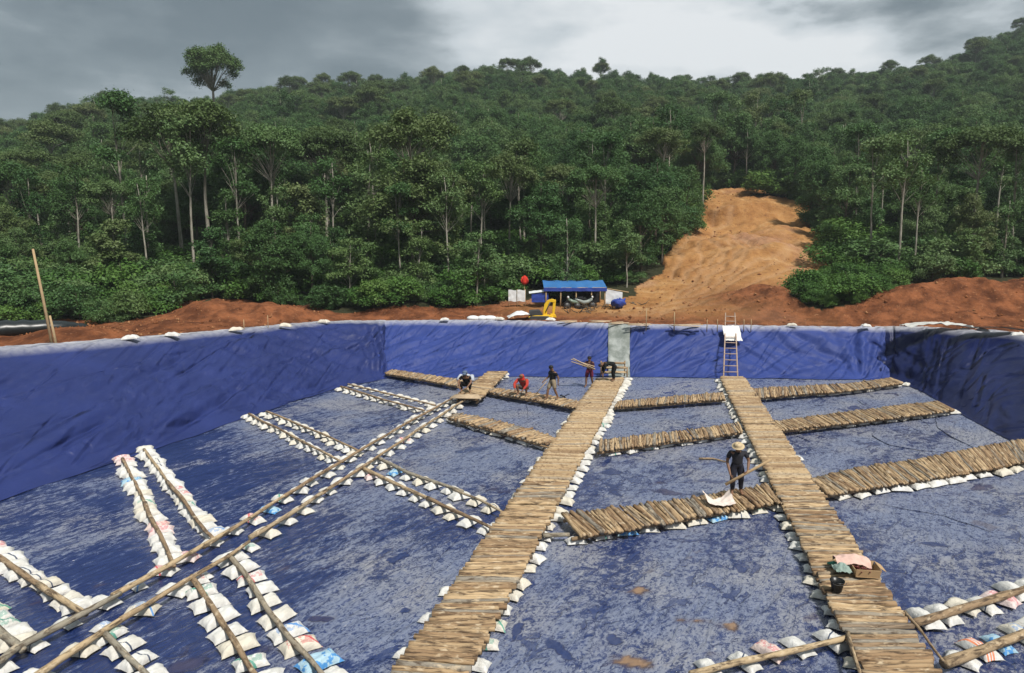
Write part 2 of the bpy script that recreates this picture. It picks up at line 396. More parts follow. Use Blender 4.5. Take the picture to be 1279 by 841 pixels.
# ------------------------------------------------------------------ pit outline
# stations: (foot of the slope, rim) round the pit, clockwise from near left
ST = [((-21.5, 4, 0), (-26.5, 3, 4.2)),
      (P(-140, 668), P(-150, 449, 3.9)),
      (P(0, 621), P(0, 437, 3.6)),
      (P(150, 573), P(140, 427, 3.4)),
      (P(319, 516), P(290, 414, 3.05)),
      (P(420, 484), P(400, 404, 2.75)),
      (P(483, 472), P(480, 402.5, 2.6)),
      (P(620, 470), P(620, 402, 2.6)),
      (P(760, 470), P(760, 406, 2.6)),
      (P(787, 470), P(787, 407, 2.6)),
      (P(960, 472), P(960, 409, 2.6)),
      (P(1112, 474), P(1106, 411, 2.6)),
      (P(1150, 488), P(1150, 411, 2.75)),
      (P(1209, 521), P(1208, 415, 2.9)),
      (P(1285, 560), P(1279, 420, 3.0)),
      ((18.5, 12, 0), (27.0, 22, 3.2)),
      ((17.5, 4, 0), (24.5, 3, 4.0)),
      ((0, 4, 0), (0, 0.9, 5.2))]
ST = [(Vector(a), Vector(b)) for a, b in ST]
RIM = np.array([b[:] for a, b in ST]); FLOORPOLY = np.array([a[:] for a, b in ST])
def inside(poly, x, y):
    r = np.zeros(x.shape, bool); n = len(poly); j = n - 1
    for i in range(n):
        xi, yi, xj, yj = poly[i][0], poly[i][1], poly[j][0], poly[j][1]
        c = ((yi > y) != (yj > y)) & (x < (xj - xi) * (y - yi) / (yj - yi + 1e-12) + xi)
        r ^= c; j = i
    return r
def near_rim(x, y):
    bd = np.full(x.shape, 1e9); bz = np.zeros(x.shape)
    n = len(RIM)
    for i in range(n):
        a, b = RIM[i], RIM[(i + 1) % n]; d = b - a; L = d[0] ** 2 + d[1] ** 2
        t = np.clip(((x - a[0]) * d[0] + (y - a[1]) * d[1]) / L, 0, 1)
        q = np.hypot(x - a[0] - t * d[0], y - a[1] - t * d[1]); m = q < bd
        bd = np.where(m, q, bd); bz = np.where(m, a[2] + t * d[2], bz)
    return bd, bz

# ------------------------------------------------------------------ terrain
RK = np.array([0, 45, 55, 80, 105, 140, 200, 260, 350, 480, 700.0])
PK = np.array([-600, 0, 200, 400, 600, 800, 940, 1100, 1279, 1900.0])
ZK = np.array([
    [3, 2.9, 3.0, 4.0, 6.0, 9, 14, 20, 22, 8, 0],
    [3, 2.8, 3.0, 4.5, 7.5, 13, 22, 31, 36, 9, 0],
    [3, 2.8, 3.2, 6.5, 11.0, 18, 31, 43, 46, 15, 0],
    [3, 2.7, 3.2, 7.5, 12.5, 20, 37, 55, 58, 30, 0],
    [3, 2.6, 3.2, 8.0, 13.5, 22, 40, 59, 62, 30, 0],
    [3, 2.6, 3.2, 8.5, 14.0, 21, 38, 57, 60, 30, 0],
    [3, 2.6, 3.7, 9.4, 15.6, 19, 35, 53, 66, 40, 10],
    [3, 2.7, 3.2, 7.0, 11.5, 18, 34, 50, 71, 66, 30],
    [3, 2.9, 3.2, 5.5, 10.0, 17, 33, 52, 85, 100, 50],
    [3, 3.0, 3.2, 5.5, 9.0, 15, 31, 54, 96, 125, 60.0]])
def sst(t): t = np.clip(t, 0, 1); return t * t * (3 - 2 * t)
_T = rng.random((16, 64, 64))
def vnoise(x, y, k=0):
    xi, yi = np.floor(x).astype(int), np.floor(y).astype(int); fx, fy = sst(x - xi), sst(y - yi); T = _T[k % 16]
    g = lambda a, b: T[a % 64, b % 64]
    return ((g(xi, yi) * (1 - fx) + g(xi + 1, yi) * fx) * (1 - fy) + (g(xi, yi + 1) * (1 - fx) + g(xi + 1, yi + 1) * fx) * fy) * 2 - 1
def fbm(x, y, k=0, o=4, g=0.5):
    s = 0; a = 1.0
    for i in range(o): s = s + a * vnoise(x * 2 ** i + 17.3 * i, y * 2 ** i - 9.1 * i, k + i); a *= g
    return s
def terrain(x, y):
    x = np.asarray(x, float); y = np.asarray(y, float)
    r = np.hypot(x, y); yy = np.where(y > 1, y, 1.0)
    px = np.where(y > 1, CX + F * x / yy * 1.0, np.where(x < 0, -600, 1900)); px = np.clip(px, -600, 1900)
    dd = np.where(y > 1, np.minimum(r, yy * 1.5), r)
    k = np.clip(np.searchsorted(PK, px) - 1, 0, len(PK) - 2); t = sst((px - PK[k]) / (PK[k + 1] - PK[k]))
    z = np.zeros_like(x)
    for i in range(len(PK) - 1):
        m = k == i
        if m.any():
            z[m] = np.interp(dd[m], RK, ZK[i]) * (1 - t[m]) + np.interp(dd[m], RK, ZK[i + 1]) * t[m]
    z = z + fbm(x / 18, y / 18, 1) * 1.0 * sst((dd - 60) / 60) + fbm(x / 60, y / 60, 5) * 2.4 * sst((dd - 140) / 120)
    de = dd + 3.0 * fbm(x / 7, y / 7, 12, 3)
    z = z - 1.9 * sst((de - 72) / 18) * (1 - sst((de - 92) / 2.5)) * sst((px - 850) / 40) * (1 - sst((px - 1010) / 40))
    back = sst((3 - y) / 6)
    z = z * (1 - back) + 5.4 * back
    d, rz = near_rim(x, y)
    ins = inside(RIM, x, y)
    z = (rz - 0.10) * (1 - sst((d - 0.5) / 6)) + z * sst((d - 0.5) / 6)
    far = sst((d - 0.8) / 2.0)
    # heaps of excavated red earth along the rim
    lump = 1 + 0.22 * fbm(x / 2.2, y / 2.2, 3)
    for (mx, md, h, wx, wy) in ((255, 45, 0.85, 1.8, 2.2), (295, 44, 0.75, 2.2, 2.0), (362, 45, 0.75, 2.4, 1.8), (235, 48, .5, 1.5, 1.5), (200, 39, 0.55, 3.0, 2.0), (60, 33, 0.75, 6, 1.6),
                                (500, 50, 0.7, 3.0, 2.0), (1090, 46, 1.0, 2.2, 2.6), (1150, 46, 1.75, 2.4, 2.8), (1215, 46, 1.4, 2.6, 2.8), (1290, 46, 1.35, 3.2, 3), (1400, 44, 1.3, 6, 4),
                                (945, 51, 0.9, 2.6, 1.8), (1000, 48.5, 0.65, 3.0, 1.8), (1040, 46.5, 0.5, 2, 1.6)):
        c = D(mx, md, 3)
        z = z + h * np.exp(-((x - c.x) / wx) ** 2 - ((y - c.y) / wy) ** 2) * lump * far
    z = z + far * 0.07 * fbm(x / 0.9, y / 0.9, 7) * sst((75 - dd) / 20)
    z = np.where(~ins & (d < 0.45), np.minimum(z, rz - 0.22), z)
    z = np.where(ins, rz - 0.7, z)
    z = np.where(ins & (d > 0.3), -1.2, z)
    return z
CLEAR = [(872, 233), (900, 235), (950, 243), (1010, 254), (1015, 265), (1010, 292), (1036, 306), (1043, 330), (1000, 346), (985, 366), (1010, 384), (1045, 390), (1080, 376), (1130, 360), (1180, 353), (1290, 350), (1700, 340),
         (1700, 600), (-900, 600), (-900, 396), (0, 404), (120, 402), (200, 398), (232, 372), (300, 372), (345, 384), (390, 384), (440, 393), (480, 386), (560, 388), (600, 384), (640, 374), (775, 372), (795, 366), (822, 345), (838, 318), (846, 296), (860, 282), (878, 262), (880, 247)]
CLEAR = np.array(CLEAR, float)
def cleared(x, y, z):
    px, py = proj(x, y, z)
    dx = 7 * fbm(np.asarray(x) / 3, np.asarray(y) / 3, 9)
    dr, _ = near_rim(np.asarray(x, float), np.asarray(y, float))
    heap = ((np.hypot(x, y) < 49.5) & (dr < 7.5)) | ((px > 1085) & (y < 51.0) & (dr < 16))
    return inside(CLEAR, px + dx, py + dx * 0.6) & (np.hypot(x, y) < 116) | (y < 3) | heap | (dr < 4)
def seg_dist(px, py, pts):
    bd = np.full(px.shape, 1e9)
    for (ax, ay), (bx, by) in zip(pts[:-1], pts[1:]):
        L = (bx - ax) ** 2 + (by - ay) ** 2; t = np.clip(((px - ax) * (bx - ax) + (py - ay) * (by - ay)) / L, 0, 1)
        bd = np.minimum(bd, np.hypot(px - ax - t * (bx - ax), py - ay - t * (by - ay)))
    return bd
def W(px, d):
    q = D(px, d, 5.0); return (q.x, q.y)
TRACKS = [[W(800, 47), W(850, 52), W(890, 56), W(930, 62), W(985, 66), (W(1010, 69))], [W(780, 48), W(830, 50), W(900, 53), W(960, 58), W(1000, 64)],
          [W(862, 55), W(905, 60), W(925, 66), W(905, 72), W(880, 74)], [W(870, 58), W(915, 65), W(900, 70)], [W(830, 49), W(905, 49), W(960, 52)], [W(850, 60), W(860, 66), W(875, 78), W(900, 88)]]
def build_terrain():
    az = np.concatenate([np.linspace(-180, -48, 50)[:-1], np.linspace(-48, 48, 640), np.linspace(48, 180, 50)[1:]])
    rr = np.concatenate([np.linspace(0.5, 30, 50)[:-1], np.linspace(30, 60, 130)[:-1], np.linspace(60, 122, 210)[:-1], 122 * (900 / 122) ** np.linspace(0, 1, 70)])
    A, Rr = np.meshgrid(np.radians(az), rr); X = (Rr * np.sin(A)).ravel(); Y = (Rr * np.cos(A)).ravel()
    Z = terrain(X, Y)
    cl = cleared(X, Y, Z)
    tr = np.zeros(X.shape)
    for T in TRACKS:
        d0 = seg_dist(X + 0.5 * fbm(X / 4, Y / 4, 2), Y + 0.5 * fbm(X / 4, Y / 4, 6), T)
        for off in (0.9,):
            e = np.exp(-((np.abs(d0 - off)) / 0.28) ** 2); tr = np.maximum(tr, e)
    Z = Z - 0.10 * tr * cl + 0.10 * np.abs(fbm(X / 1.5, Y / 1.5, 4)) * cl * (Rr.ravel() > 46)
    Z = Z + np.where(cl & (Y > 60), 0.55 * fbm(X / 6, Y / 6, 8, 5, 0.60) + 0.22 * np.abs(fbm(X / 3.2, Y / 3.2, 3, 6, 0.66)), 0)
    dist = np.hypot(X, Y)
    clay = cl * sst((dist - 46) / 5) * sst((X - (-3)) / 8) * (1 - sst((X - 19) / 6) * (dist < 52)) * 1.0
    ppx, _p = proj(X, Y, Z); clay = clay * (1 - sst((ppx - 1035) / 30))
    # darker red earth heaps stay red
    for (mx, md, w) in ((945, 50.5, 4), (1010, 48, 4.5), (1060, 46.5, 4)):
        c = D(mx, md, 3); clay = clay * (1 - np.exp(-((X - c.x) ** 2 + (Y - c.y) ** 2) / w ** 2))
    n, m = len(az), len(rr)
    I = np.arange(n * m).reshape(m, n)
    Fq = np.stack([I[:-1, :-1], I[:-1, 1:], I[1:, 1:], I[1:, :-1]], -1).reshape(-1, 4)
    me = np_mesh('ground', np.stack([X, Y, Z], 1), Fq[:, ::-1], MAT['soil'], {'soil': cl.astype(float), 'clay': clay, 'track': tr}, True)
    o = bpy.data.objects.new('ground', me); col.objects.link(o); o['kind'] = 'structure'; o['label'] = 'red earth, orange clay clearing and forested hillside ground'
build_terrain()
def TZ(x, y): return float(terrain(np.array([x]), np.array([y]))[0])

# clods and stones loose on the bare earth
def clods():
    g = np.random.default_rng(9); V, Fq, T = [], [], []
    base = np.array([(1, 0, 0), (0, 1, 0), (-1, 0, 0), (0, -1, 0), (0, 0, .8), (0, 0, -.5)]); tri = np.array([(0, 1, 4), (1, 2, 4), (2, 3, 4), (3, 0, 4), (1, 0, 5), (2, 1, 5), (3, 2, 5), (0, 3, 5)])
    n = 13000; px = g.uniform(-60, 1340, n); d = 33 + 72 * g.random(n) ** 1.7; x = (px - CX) / F * d; y = d; z = terrain(x, y); ok = cleared(x, y, z) & (z > 1.5); dr, _ = near_rim(x, y); ok &= (dr > 1.4) & ~inside(RIM, x, y)
    x, y, z = x[ok], y[ok], z[ok]; m = len(x); s = .035 + .13 * g.random(m) ** 4 + .05 * (y > 60) * g.random(m); 
    P_ = base[None] * s[:, None, None] * g.uniform(.5, 1.3, (m, 6, 1)) ; a = g.uniform(0, 6.28, m); c, q = np.cos(a)[:, None], np.sin(a)[:, None]
    X = P_[:, :, 0] * c - P_[:, :, 1] * q + x[:, None]; Y = P_[:, :, 0] * q + P_[:, :, 1] * c + y[:, None]; Z = P_[:, :, 2] + z[:, None] + s[:, None] * .2
    V = np.stack([X, Y, Z], -1).reshape(-1, 3); Fq = (tri[None] + (np.arange(m) * 6)[:, None, None]).reshape(-1, 3); T = np.repeat(g.random(m), 6)
    mt = M('clod_earth', .95, .1); mt.set('Base Color', mt.ramp(mt.attr('tone'), [(0, (.12, .045, .02)), (.6, (.26, .105, .045)), (1, (.36, .19, .09))]))
    me = np_mesh('clods', V, Fq, mt.m, {'tone': T}); o = bpy.data.objects.new('clods', me); col.objects.link(o); tag(o, 'clods and small stones strewn over the bare earth', 'clods', kind='stuff')
clods()

# ------------------------------------------------------------------ pit lining
def fold(s, h, seed, ang, fs, fh):
    """drape creases: sharp ridges along one direction"""
    c, q = math.cos(ang), math.sin(ang)
    a, b = s * c + h * q, -s * q + h * c
    n = noise.noise((a * fs, b * fh, seed)) + 0.4 * noise.noise((a * fs * 2.1, b * fh * 2.3, seed + 5))
    q = 1 - min(1, abs(n) * 2.0); return q * q * (3 - 2 * q) * 1.15
def loft(name, sts, step, dispf, mat, label, cat, over=0.9, foot=0.45, soft=True):
    bot = [s[0] for s in sts]; top = [s[1] for s in sts]
    acc = [0]
    for i in range(1, len(sts)): acc.append(acc[-1] + ((bot[i] - bot[i - 1]).length + (top[i] - top[i - 1]).length) / 2)
    L = acc[-1]; nu = int(L / step) + 1; nv = 46
    V, E, SA, HA = [], [], [], []
    cat_ = (lambda A, i, t: A[max(i - 1, 0)] * (-0.5 * t + t * t - 0.5 * t ** 3) + A[i] * (1 - 2.5 * t * t + 1.5 * t ** 3) + A[i + 1] * (0.5 * t + 2 * t * t - 1.5 * t ** 3) + A[min(i + 2, len(A) - 1)] * (-0.5 * t * t + 0.5 * t ** 3))
    for iu in range(nu):
        s = L * iu / (nu - 1); k = 0
        while k < len(acc) - 2 and acc[k + 1] < s: k += 1
        t = (s - acc[k]) / (acc[k + 1] - acc[k])
        if soft: b, tp = cat_(bot, k, t), cat_(top, k, t)
        else: b, tp = bot[k].lerp(bot[k + 1], t), top[k].lerp(top[k + 1], t)
        out = (tp - b); H = out.length; o2 = Vector((out.x, out.y, 0)).normalized(); al = (bot[k + 1] - bot[k]).normalized()
        nrm = out.normalized().cross(al); nrm = nrm if nrm.z > 0 else -nrm
        for iv in range(nv):
            q = iv / (nv - 1)
            if q < 0.08:   # apron on the pit floor
                w = q / 0.08; p = b - o2 * foot * (1 - w) * (0.7 + 0.5 * noise.noise((s * 0.5, 3, 1))); p = Vector((p.x, p.y, 0.02 + 0.03 * w)); e = 0
                dz = 0.03 * max(0, fold(s, w, 4.0, 0.2, 0.9, 0.3)) * w
                p.z += dz
            elif q < 0.88:
                w = (q - 0.08) / 0.80
                p = b.lerp(tp, w) + Vector((0, 0, 0.05 * (1 - w)))
                sag = -0.16 * math.sin(math.pi * w)
                env = min(1, w * 6) * min(1, (1 - w) * 5 + 0.15)
                p = p + nrm * (sag + dispf(s, w * H, L, H) * env)
                e = max(0, (w - 0.93) / 0.07) * 0.6
            else:
                w = (q - 0.88) / 0.12
                p = tp + o2 * over * w + Vector((0, 0, 0.05 * math.sin(w * 2.2) - 0.03 * w + 0.05 * noise.noise((s * 1.3, w * 2, 2)) + 0.03 * noise.noise((s * 4, w * 3, 7))))
                e = 0.6 + 0.4 * w
            V.append(p[:]); E.append(e); SA.append(s); HA.append(q / .88 * H)
    I = np.arange(nu * nv).reshape(nu, nv)
    Fq = np.stack([I[:-1, :-1], I[:-1, 1:], I[1:, 1:], I[1:, :-1]], -1).reshape(-1, 4)
    me = np_mesh(name, V, Fq, mat, {'edge': E, 'along': SA, 'up': HA}, True)
    o = bpy.data.objects.new(name, me); col.objects.link(o)
    return tag(o, label, cat)
def groove(s, h, seed, ang, fs, fh, w=3.0):
    c, q = math.cos(ang), math.sin(ang); a, b = s * c + h * q, -s * q + h * c
    n = noise.noise((a * fs, b * fh, seed)); return max(0, 1 - abs(n) * w) ** 1.5
def disp_left(s, h, L, H):
    u = s / L; w = h / H
    d = 0.07 * noise.noise((s * 0.22, h * 0.5, 1)) + 0.025 * noise.noise((s * 1.0, h * 1.3, 9))
    low = max(0, 1 - w * 1.2)
    patch = max(0, min(1, .35 + 1.5 * noise.noise((s * .16, h * .3, 44))))
    d += 0.30 * max(0, fold(s, h, 2.0, 0.50, 0.10, 1.0) - 0.5) * (0.15 + 1.1 * low) - 0.22 * groove(s, h, 31.0, 0.42, 0.05, 0.75, 4.0) * (0.2 + low) - 0.12 * groove(s, h, 37.0, 0.60, 0.08, 1.5, 4.0) * patch
    d += 0.14 * max(0, fold(s, h, 7.0, 0.75, 0.22, 1.7) - 0.45) * patch
    d += 0.10 * max(0, fold(s, h, 13.0, 0.35, 0.3, 2.6) - 0.5) * patch
    d += 0.09 * max(0, fold(s, h, 17.0, 0.05, 0.12, 1.5) - 0.6)
    if u > 0.62:
        k = min(1, (u - 0.62) / 0.2)      # pulled hard into the far corner
        d += 0.34 * k * max(0, fold(s, h, 5.0, -0.55, 0.16, 0.9) - 0.35)
        d += 0.20 * k * max(0, fold(s, h, 25.0, -0.75, 0.25, 1.6) - 0.4)
        d += 0.22 * max(0, (u - 0.93) / 0.07) * math.sin(s * 8 + h)
    return d
def disp_back(s, h, L, H):
    d = 0.10 * noise.noise((s * 0.35, h * 0.4, 3))
    a = 0.80
    s2 = s + 0.7 * noise.noise((s * .25, h * .3, 2)) + .10 * (h - H) ** 2
    d += 0.16 * noise.noise((s * .55 - h * .5, h * .12, 14))
    d -= 0.30 * groove(s2, h, 11.0, a, 0.06, 0.62) * (0.5 + 0.7 * abs(noise.noise((s * .2, h * .3, 6))) * 2)
    d -= 0.16 * groove(s2, h, 15.0, a + 0.25, 0.09, 1.15, 3.5)
    d += 0.10 * groove(s2, h, 19.0, a - 0.2, 0.10, 1.6, 3.5)
    return d
def disp_back_r(s, h, L, H):
    t = min(1, max(0, (s / L - .30) / .12)); d = disp_back(s, h, L, H) * (1 - t) + t * disp_back(L * 1.3 - s, h, L, H)
    k = max(0, 1 - abs(s - L * 0.86) / (L * 0.15))
    th = (s - L * 0.86) / (0.4 + h * 0.42)
    d = d * (1 - .6 * k) + 0.16 * k * math.sin(th * 9) * (.3 + h / H)
    return d
def disp_right(s, h, L, H):
    d = 0.12 * noise.noise((s * 0.5, h * 0.2, 3)) - 0.22 * groove(s, h, 21.0, 1.35, 0.07, 0.6) + 0.12 * groove(s, h, 23.0, 1.1, 0.10, 1.1)
    k = max(0, 1 - s / 6.5)
    d += 0.36 * k * noise.noise((s * 1.1, h * 1.0, 31)) + 0.20 * k * noise.noise((s * 2.4, h * 2.0, 33)) - 0.34 * k * groove(s, h, 41.0, 1.1, 0.35, 1.0, 2.4)
    return d
loft('wall_tarpaulin', ST[0:7], 0.13, disp_left, MAT['tarp'], 'smooth blue tarpaulin over the long left slope of the pit', 'tarpaulin', over=1.0, foot=0.5)
loft('wall_tarpaulin', [(ST[5][0].lerp(ST[6][0], .93), ST[5][1].lerp(ST[6][1], .93))] + ST[6:9], 0.09, disp_back, MAT['tarp_back'], 'creased blue tarpaulin on the far wall left of the grey sheet', 'tarpaulin')
loft('wall_tarpaulin', ST[9:12], 0.09, disp_back_r, MAT['tarp_back'], 'creased blue tarpaulin on the far wall behind the ladder', 'tarpaulin')
def between(a, b, t): return (a[0].lerp(b[0], t), a[1].lerp(b[1], t))
loft('wall_tarpaulin', [between(ST[10], ST[11], .93)] + ST[11:17], 0.14, disp_right, MAT['tarp_shaded'], 'blue tarpaulin crumpled over the right slope, shade put into its colour', 'tarpaulin', over=1.3)
loft('wall_tarpaulin', [ST[16], ST[17], ST[0]], 0.5, disp_left, MAT['tarp'], 'blue tarpaulin on the near slope under the viewpoint', 'tarpaulin', soft=False)
grey = M('grey_plastic_sheet', 0.4, 0.4)
_n = grey.noise(grey.coord('Object', (1, 1, 0.5)), 1.6, 6, 0.65)
grey.set('Base Color', grey.mix(grey.mr(_n, 0.35, 0.7), (0.16, 0.18, 0.16), (0.36, 0.38, 0.36))); grey.bump(_n, 0.4, 0.05)
def disp_grey(s, h, L, H): return 0.05 * math.sin(s * 8) * 0.6 + 0.05 * noise.noise((s * 2, h, 3))
loft('wall_sheet', ST[8:10], 0.07, disp_grey, grey.m, 'weathered grey sheet between the two blue tarpaulins above the log steps', 'plastic sheet')

STAINS = [(797, 735, 24, 10, 0, 'mud'), (868, 775, 42, 9, -6, 'mud'), (916, 780, 34, 10, 4, 'mud'), (783, 825, 54, 14, 3, 'mud'),
    (912, 693, 10, 34, 0, 'wet'), (918, 665, 7, 26, 20, 'wet'), (766, 590, 22, 8, -40, 'wet'), (758, 577, 7, 22, -20, 'wet'), (775, 603, 6, 24, -30, 'wet'), (757, 604, 5, 16, 30, 'wet'),
    (771, 616, 9, 11, 20, 'wet'), (765, 795, 22, 18, 20, 'wet'), (704, 818, 20, 34, 30, 'wet'), (645, 790, 12, 30, -10, 'wet'), (1010, 560, 3, 3, 0, 'wet'),
    (497, 696, 22, 9, 35, 'wet'), (506, 762, 16, 6, 30, 'wet'), (606, 607, 20, 5, -20, 'silt'), (618, 611, 18, 5, 30, 'silt'), (630, 613, 22, 4, 25, 'silt'), (822, 602, 18, 4, 0, 'silt'), (828, 615, 32, 6, 0, 'silt'),
    (246, 822, 46, 30, 0, 'silt'), (330, 810, 22, 14, 30, 'silt'), (402, 770, 26, 10, 10, 'silt'), (1170, 680, 34, 4, -20, 'wet'), (1120, 714, 30, 5, -20, 'wet'), (1150, 600, 1, 1, 0, 'wet'),
    (1190, 568, 46, 5, 10, 'silt'), (1225, 608, 30, 6, 5, 'silt'), (910, 745, 6, 40, 30, 'wet'), (935, 765, 12, 14, 0, 'wet')]
def build_floor():
    nx, ny = 560, 560
    xs = np.linspace(-27, 27, nx); ys = np.linspace(3, 41.5, ny); X, Y = np.meshgrid(xs, ys); X = X.ravel(); Y = Y.ravel()
    c, s = math.cos(R(28)), math.sin(R(28)); a, b = X * c + Y * s, -X * s + Y * c
    Z = 0.012 * fbm(a / 2.2, b / 0.6, 1, 3) * sst((3 - X) / 6) + 0.010 * fbm(X / 1.4, Y / 0.8, 4, 3)
    rid = 1 - np.minimum(1, np.abs(fbm(a / 3.5, b / 1.4, 6, 2)) * 6); Z = Z + 0.018 * np.maximum(0, rid - 0.4)
    I = np.arange(nx * ny).reshape(ny, nx); Fq = np.stack([I[:-1, :-1], I[:-1, 1:], I[1:, 1:], I[1:, :-1]], -1).reshape(-1, 4)
    cx = X[Fq].mean(1); cy = Y[Fq].mean(1)
    poly = FLOORPOLY.copy(); cen = poly.mean(0); poly = cen + (poly - cen) * 1.03
    Fq = Fq[inside(poly, cx, cy)]
    mudA, wetA = np.zeros(X.shape), np.zeros(X.shape)
    for i_, (a_, b_, w_, h_, r_, kd) in enumerate(STAINS):
        c_ = P(a_, b_); rx_ = max(.10, (P(a_ + w_ / 2, b_) - c_).length); ry_ = max(.12, (P(a_, b_ - h_ / 2) - c_).length); q_ = R(r_)
        dx, dy = X - c_.x, Y - c_.y; m_ = (np.abs(dx) < 4) & (np.abs(dy) < 4)
        u_ = (dx * math.cos(q_) + dy * math.sin(q_)) / rx_; v_ = (-dx * math.sin(q_) + dy * math.cos(q_)) / ry_
        f_ = 1.2 - np.hypot(u_, v_) + 0.75 * fbm(X * 2.6, Y * 2.6, i_, 4, .65)
        f_ = np.where(m_, np.clip(f_ / 0.9, 0, 1), 0)
        if kd == 'wet': wetA = np.maximum(wetA, f_)
        elif kd == 'mud': mudA = np.maximum(mudA, f_); wetA = np.maximum(wetA, f_ * .7)
        else: mudA = np.maximum(mudA, f_ * .45); wetA = np.maximum(wetA, f_)
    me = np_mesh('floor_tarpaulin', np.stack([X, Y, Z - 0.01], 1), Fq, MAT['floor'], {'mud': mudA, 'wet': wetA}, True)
    o = bpy.data.objects.new('floor_tarpaulin', me); col.objects.link(o)
    tag(o, 'silt streaked wet blue tarpaulin covering the floor of the pit', 'tarpaulin')
build_floor()

# standing slack wrinkles of the floor sheet
def crease(pts, w=0.05):
    w *= 0.5
    ps = []
    for (a, b), (c, d) in zip(pts[:-1], pts[1:]):
        for k in range(8):
            t = k / 8; q = P(a + (c - a) * t, b + (d - b) * t); ps.append(q + Vector((0.05 * noise.noise((q.x * 2, q.y * 2, 1)), 0.1 * noise.noise((q.x * 2, q.y * 2, 5)), 0.012)))
    ps.append(P(*pts[-1]))
    return ps, [w * (0.5 + 0.6 * math.sin(math.pi * i / (len(ps) - 1))) for i in range(len(ps))]
fm = MB()
CREASES = [([(582, 663), (560, 685), (543, 702), (540, 715), (522, 738)], .05), ([(660, 495), (658, 505), (660, 520), (656, 532)], .035), ([(548, 593), (570, 594), (583, 592), (577, 605)], .045),
           ([(1098, 532), (1090, 545), (1110, 556), (1150, 563), (1172, 565)], .05), ([(1168, 522), (1172, 535), (1190, 547), (1218, 560)], .05), ([(1150, 524), (1160, 532)], .03),
           ([(690, 540), (712, 560)], .03), ([(712, 512), (724, 520)], .04), ([(838, 515), (850, 510)], .04), 
           ([(1070, 500), (1080, 506)], .03), ([(995, 545), (1012, 552)], .04), ([(1100, 630), (1180, 645), (1240, 665)], .03)]
for pts, w in CREASES:
    ps, rd = crease(pts, w); fm.tube(ps, rd, 6)
o = fm.build('tarpaulin_creases', MAT['floor'])
o['kind'] = 'structure'

# ------------------------------------------------------------------ sandbags
def bag_mesh(seed, L=0.68, Wd=0.38, H=0.18):
    rs = random.Random(seed); mb = MB(); nu, nv = 19, 13
    k1, k2 = rs.uniform(-1, 1), rs.uniform(-1, 1)
    ext = [rs.uniform(-0.06, 0.06) for _ in range(6)]
    def surf(side):
        def fn(a, b):
            u, v = a * 2 - 1, b * 2 - 1
            u = math.copysign(abs(u) ** 0.8, u); v = math.copysign(abs(v) ** 0.85, v)
            x = L / 2 * u * (0.90 + 0.10 * v * v + 0.05 * noise.noise((v * 2, seed, 0))); y = Wd / 2 * v * (0.90 + 0.10 * u * u + 0.05 * noise.noise((u * 2, seed, 9)))
            y += 0.03 * k1 * u * u; x += 0.03 * k2 * v
            prof = max(0, (1 - abs(u) ** 4.5)) ** 0.62 * max(0, (1 - abs(v) ** 3.2)) ** 0.6
            lump = 1 + 0.30 * noise.noise((u * 1.7 + seed, v * 1.7, 4)) + 0.14 * noise.noise((u * 5 + seed, v * 5, 8)) * (0.4 + abs(u))
            z = 0.035 + (H - 0.035) * prof * lump if side > 0 else 0.035 - 0.034 * prof
            if side > 0: z += 0.006 * math.sin(u * 26 + seed) * abs(u) ** 3
            return (x, y, z)
        return fn
    mb.grid(surf(1), nu, nv); n0 = len(mb.v)
    g = MB(); g.grid(surf(-1), nu, nv); mb.add(g.v, [tuple(reversed(f)) for f in g.f])
    # stitched hem at the mouth end
    return mb.mesh('sandbag', MAT['bag_white'])
BAGS = [bag_mesh(s * 3.1 + 1) for s in range(7)]
BAGLIST = []     # (pos, rz, tilt, roll, scale, look, row text, index)
ORD = ['first', 'second', 'third', 'fourth', 'fifth', 'sixth', 'seventh', 'eighth', 'ninth', 'tenth', 'eleventh', 'twelfth', 'thirteenth', 'fourteenth', 'fifteenth', 'sixteenth', 'seventeenth', 'eighteenth', 'nineteenth']
def ordinal(i):
    if i < 19: return ORD[i]
    t = {2: 'twent', 3: 'thirt', 4: 'fort', 5: 'fift', 6: 'sixt', 7: 'sevent', 8: 'eight', 9: 'ninet'}[(i + 1) // 10 % 10]
    return t + 'ieth' if (i + 1) % 10 == 0 else t + 'y-' + ORD[(i + 1) % 10 - 1]
def bag_row(pts, spacing, orient, off, text, looks=None, sc=1.0, tilt=0.0, jit=0.085):
    """pts in photograph pixels on the floor; orient 'across' or 'along' the row; off to the right of travel in metres"""
    w = [P(a, b) for a, b in pts]; seg = [(w[i + 1] - w[i]).length for i in range(len(w) - 1)]; L = sum(seg); n = max(1, round(L / spacing))
    rs = random.Random(text)
    for i in range(n):
        s = (i + 0.5) / n * L; k = 0
        while k < len(seg) - 1 and s > seg[k]: s -= seg[k]; k += 1
        d = (w[k + 1] - w[k]).normalized(); p = w[k] + d * s; rt = Vector((d.y, -d.x, 0))
        p = p + rt * (off + rs.uniform(-jit, jit)) + d * rs.uniform(-jit, jit) * 0.6; p.z = rs.uniform(0.0, 0.02)
        rz = math.atan2(d.y, d.x) + (math.pi / 2 if orient == 'across' else 0) + rs.uniform(-0.33, 0.33) + (math.pi if rs.random() < 0.5 else 0)
        look = (looks or {}).get(i)
        if look is None:
            q = rs.random(); look = 'white' if q < 0.88 else rs.choice(['stripe', 'blue', 'red', 'green', 'stripe'])
        BAGLIST.append((p, rz, tilt, rs.uniform(-0.06, 0.06), sc * rs.uniform(0.82, 1.13), look, text, i, d))
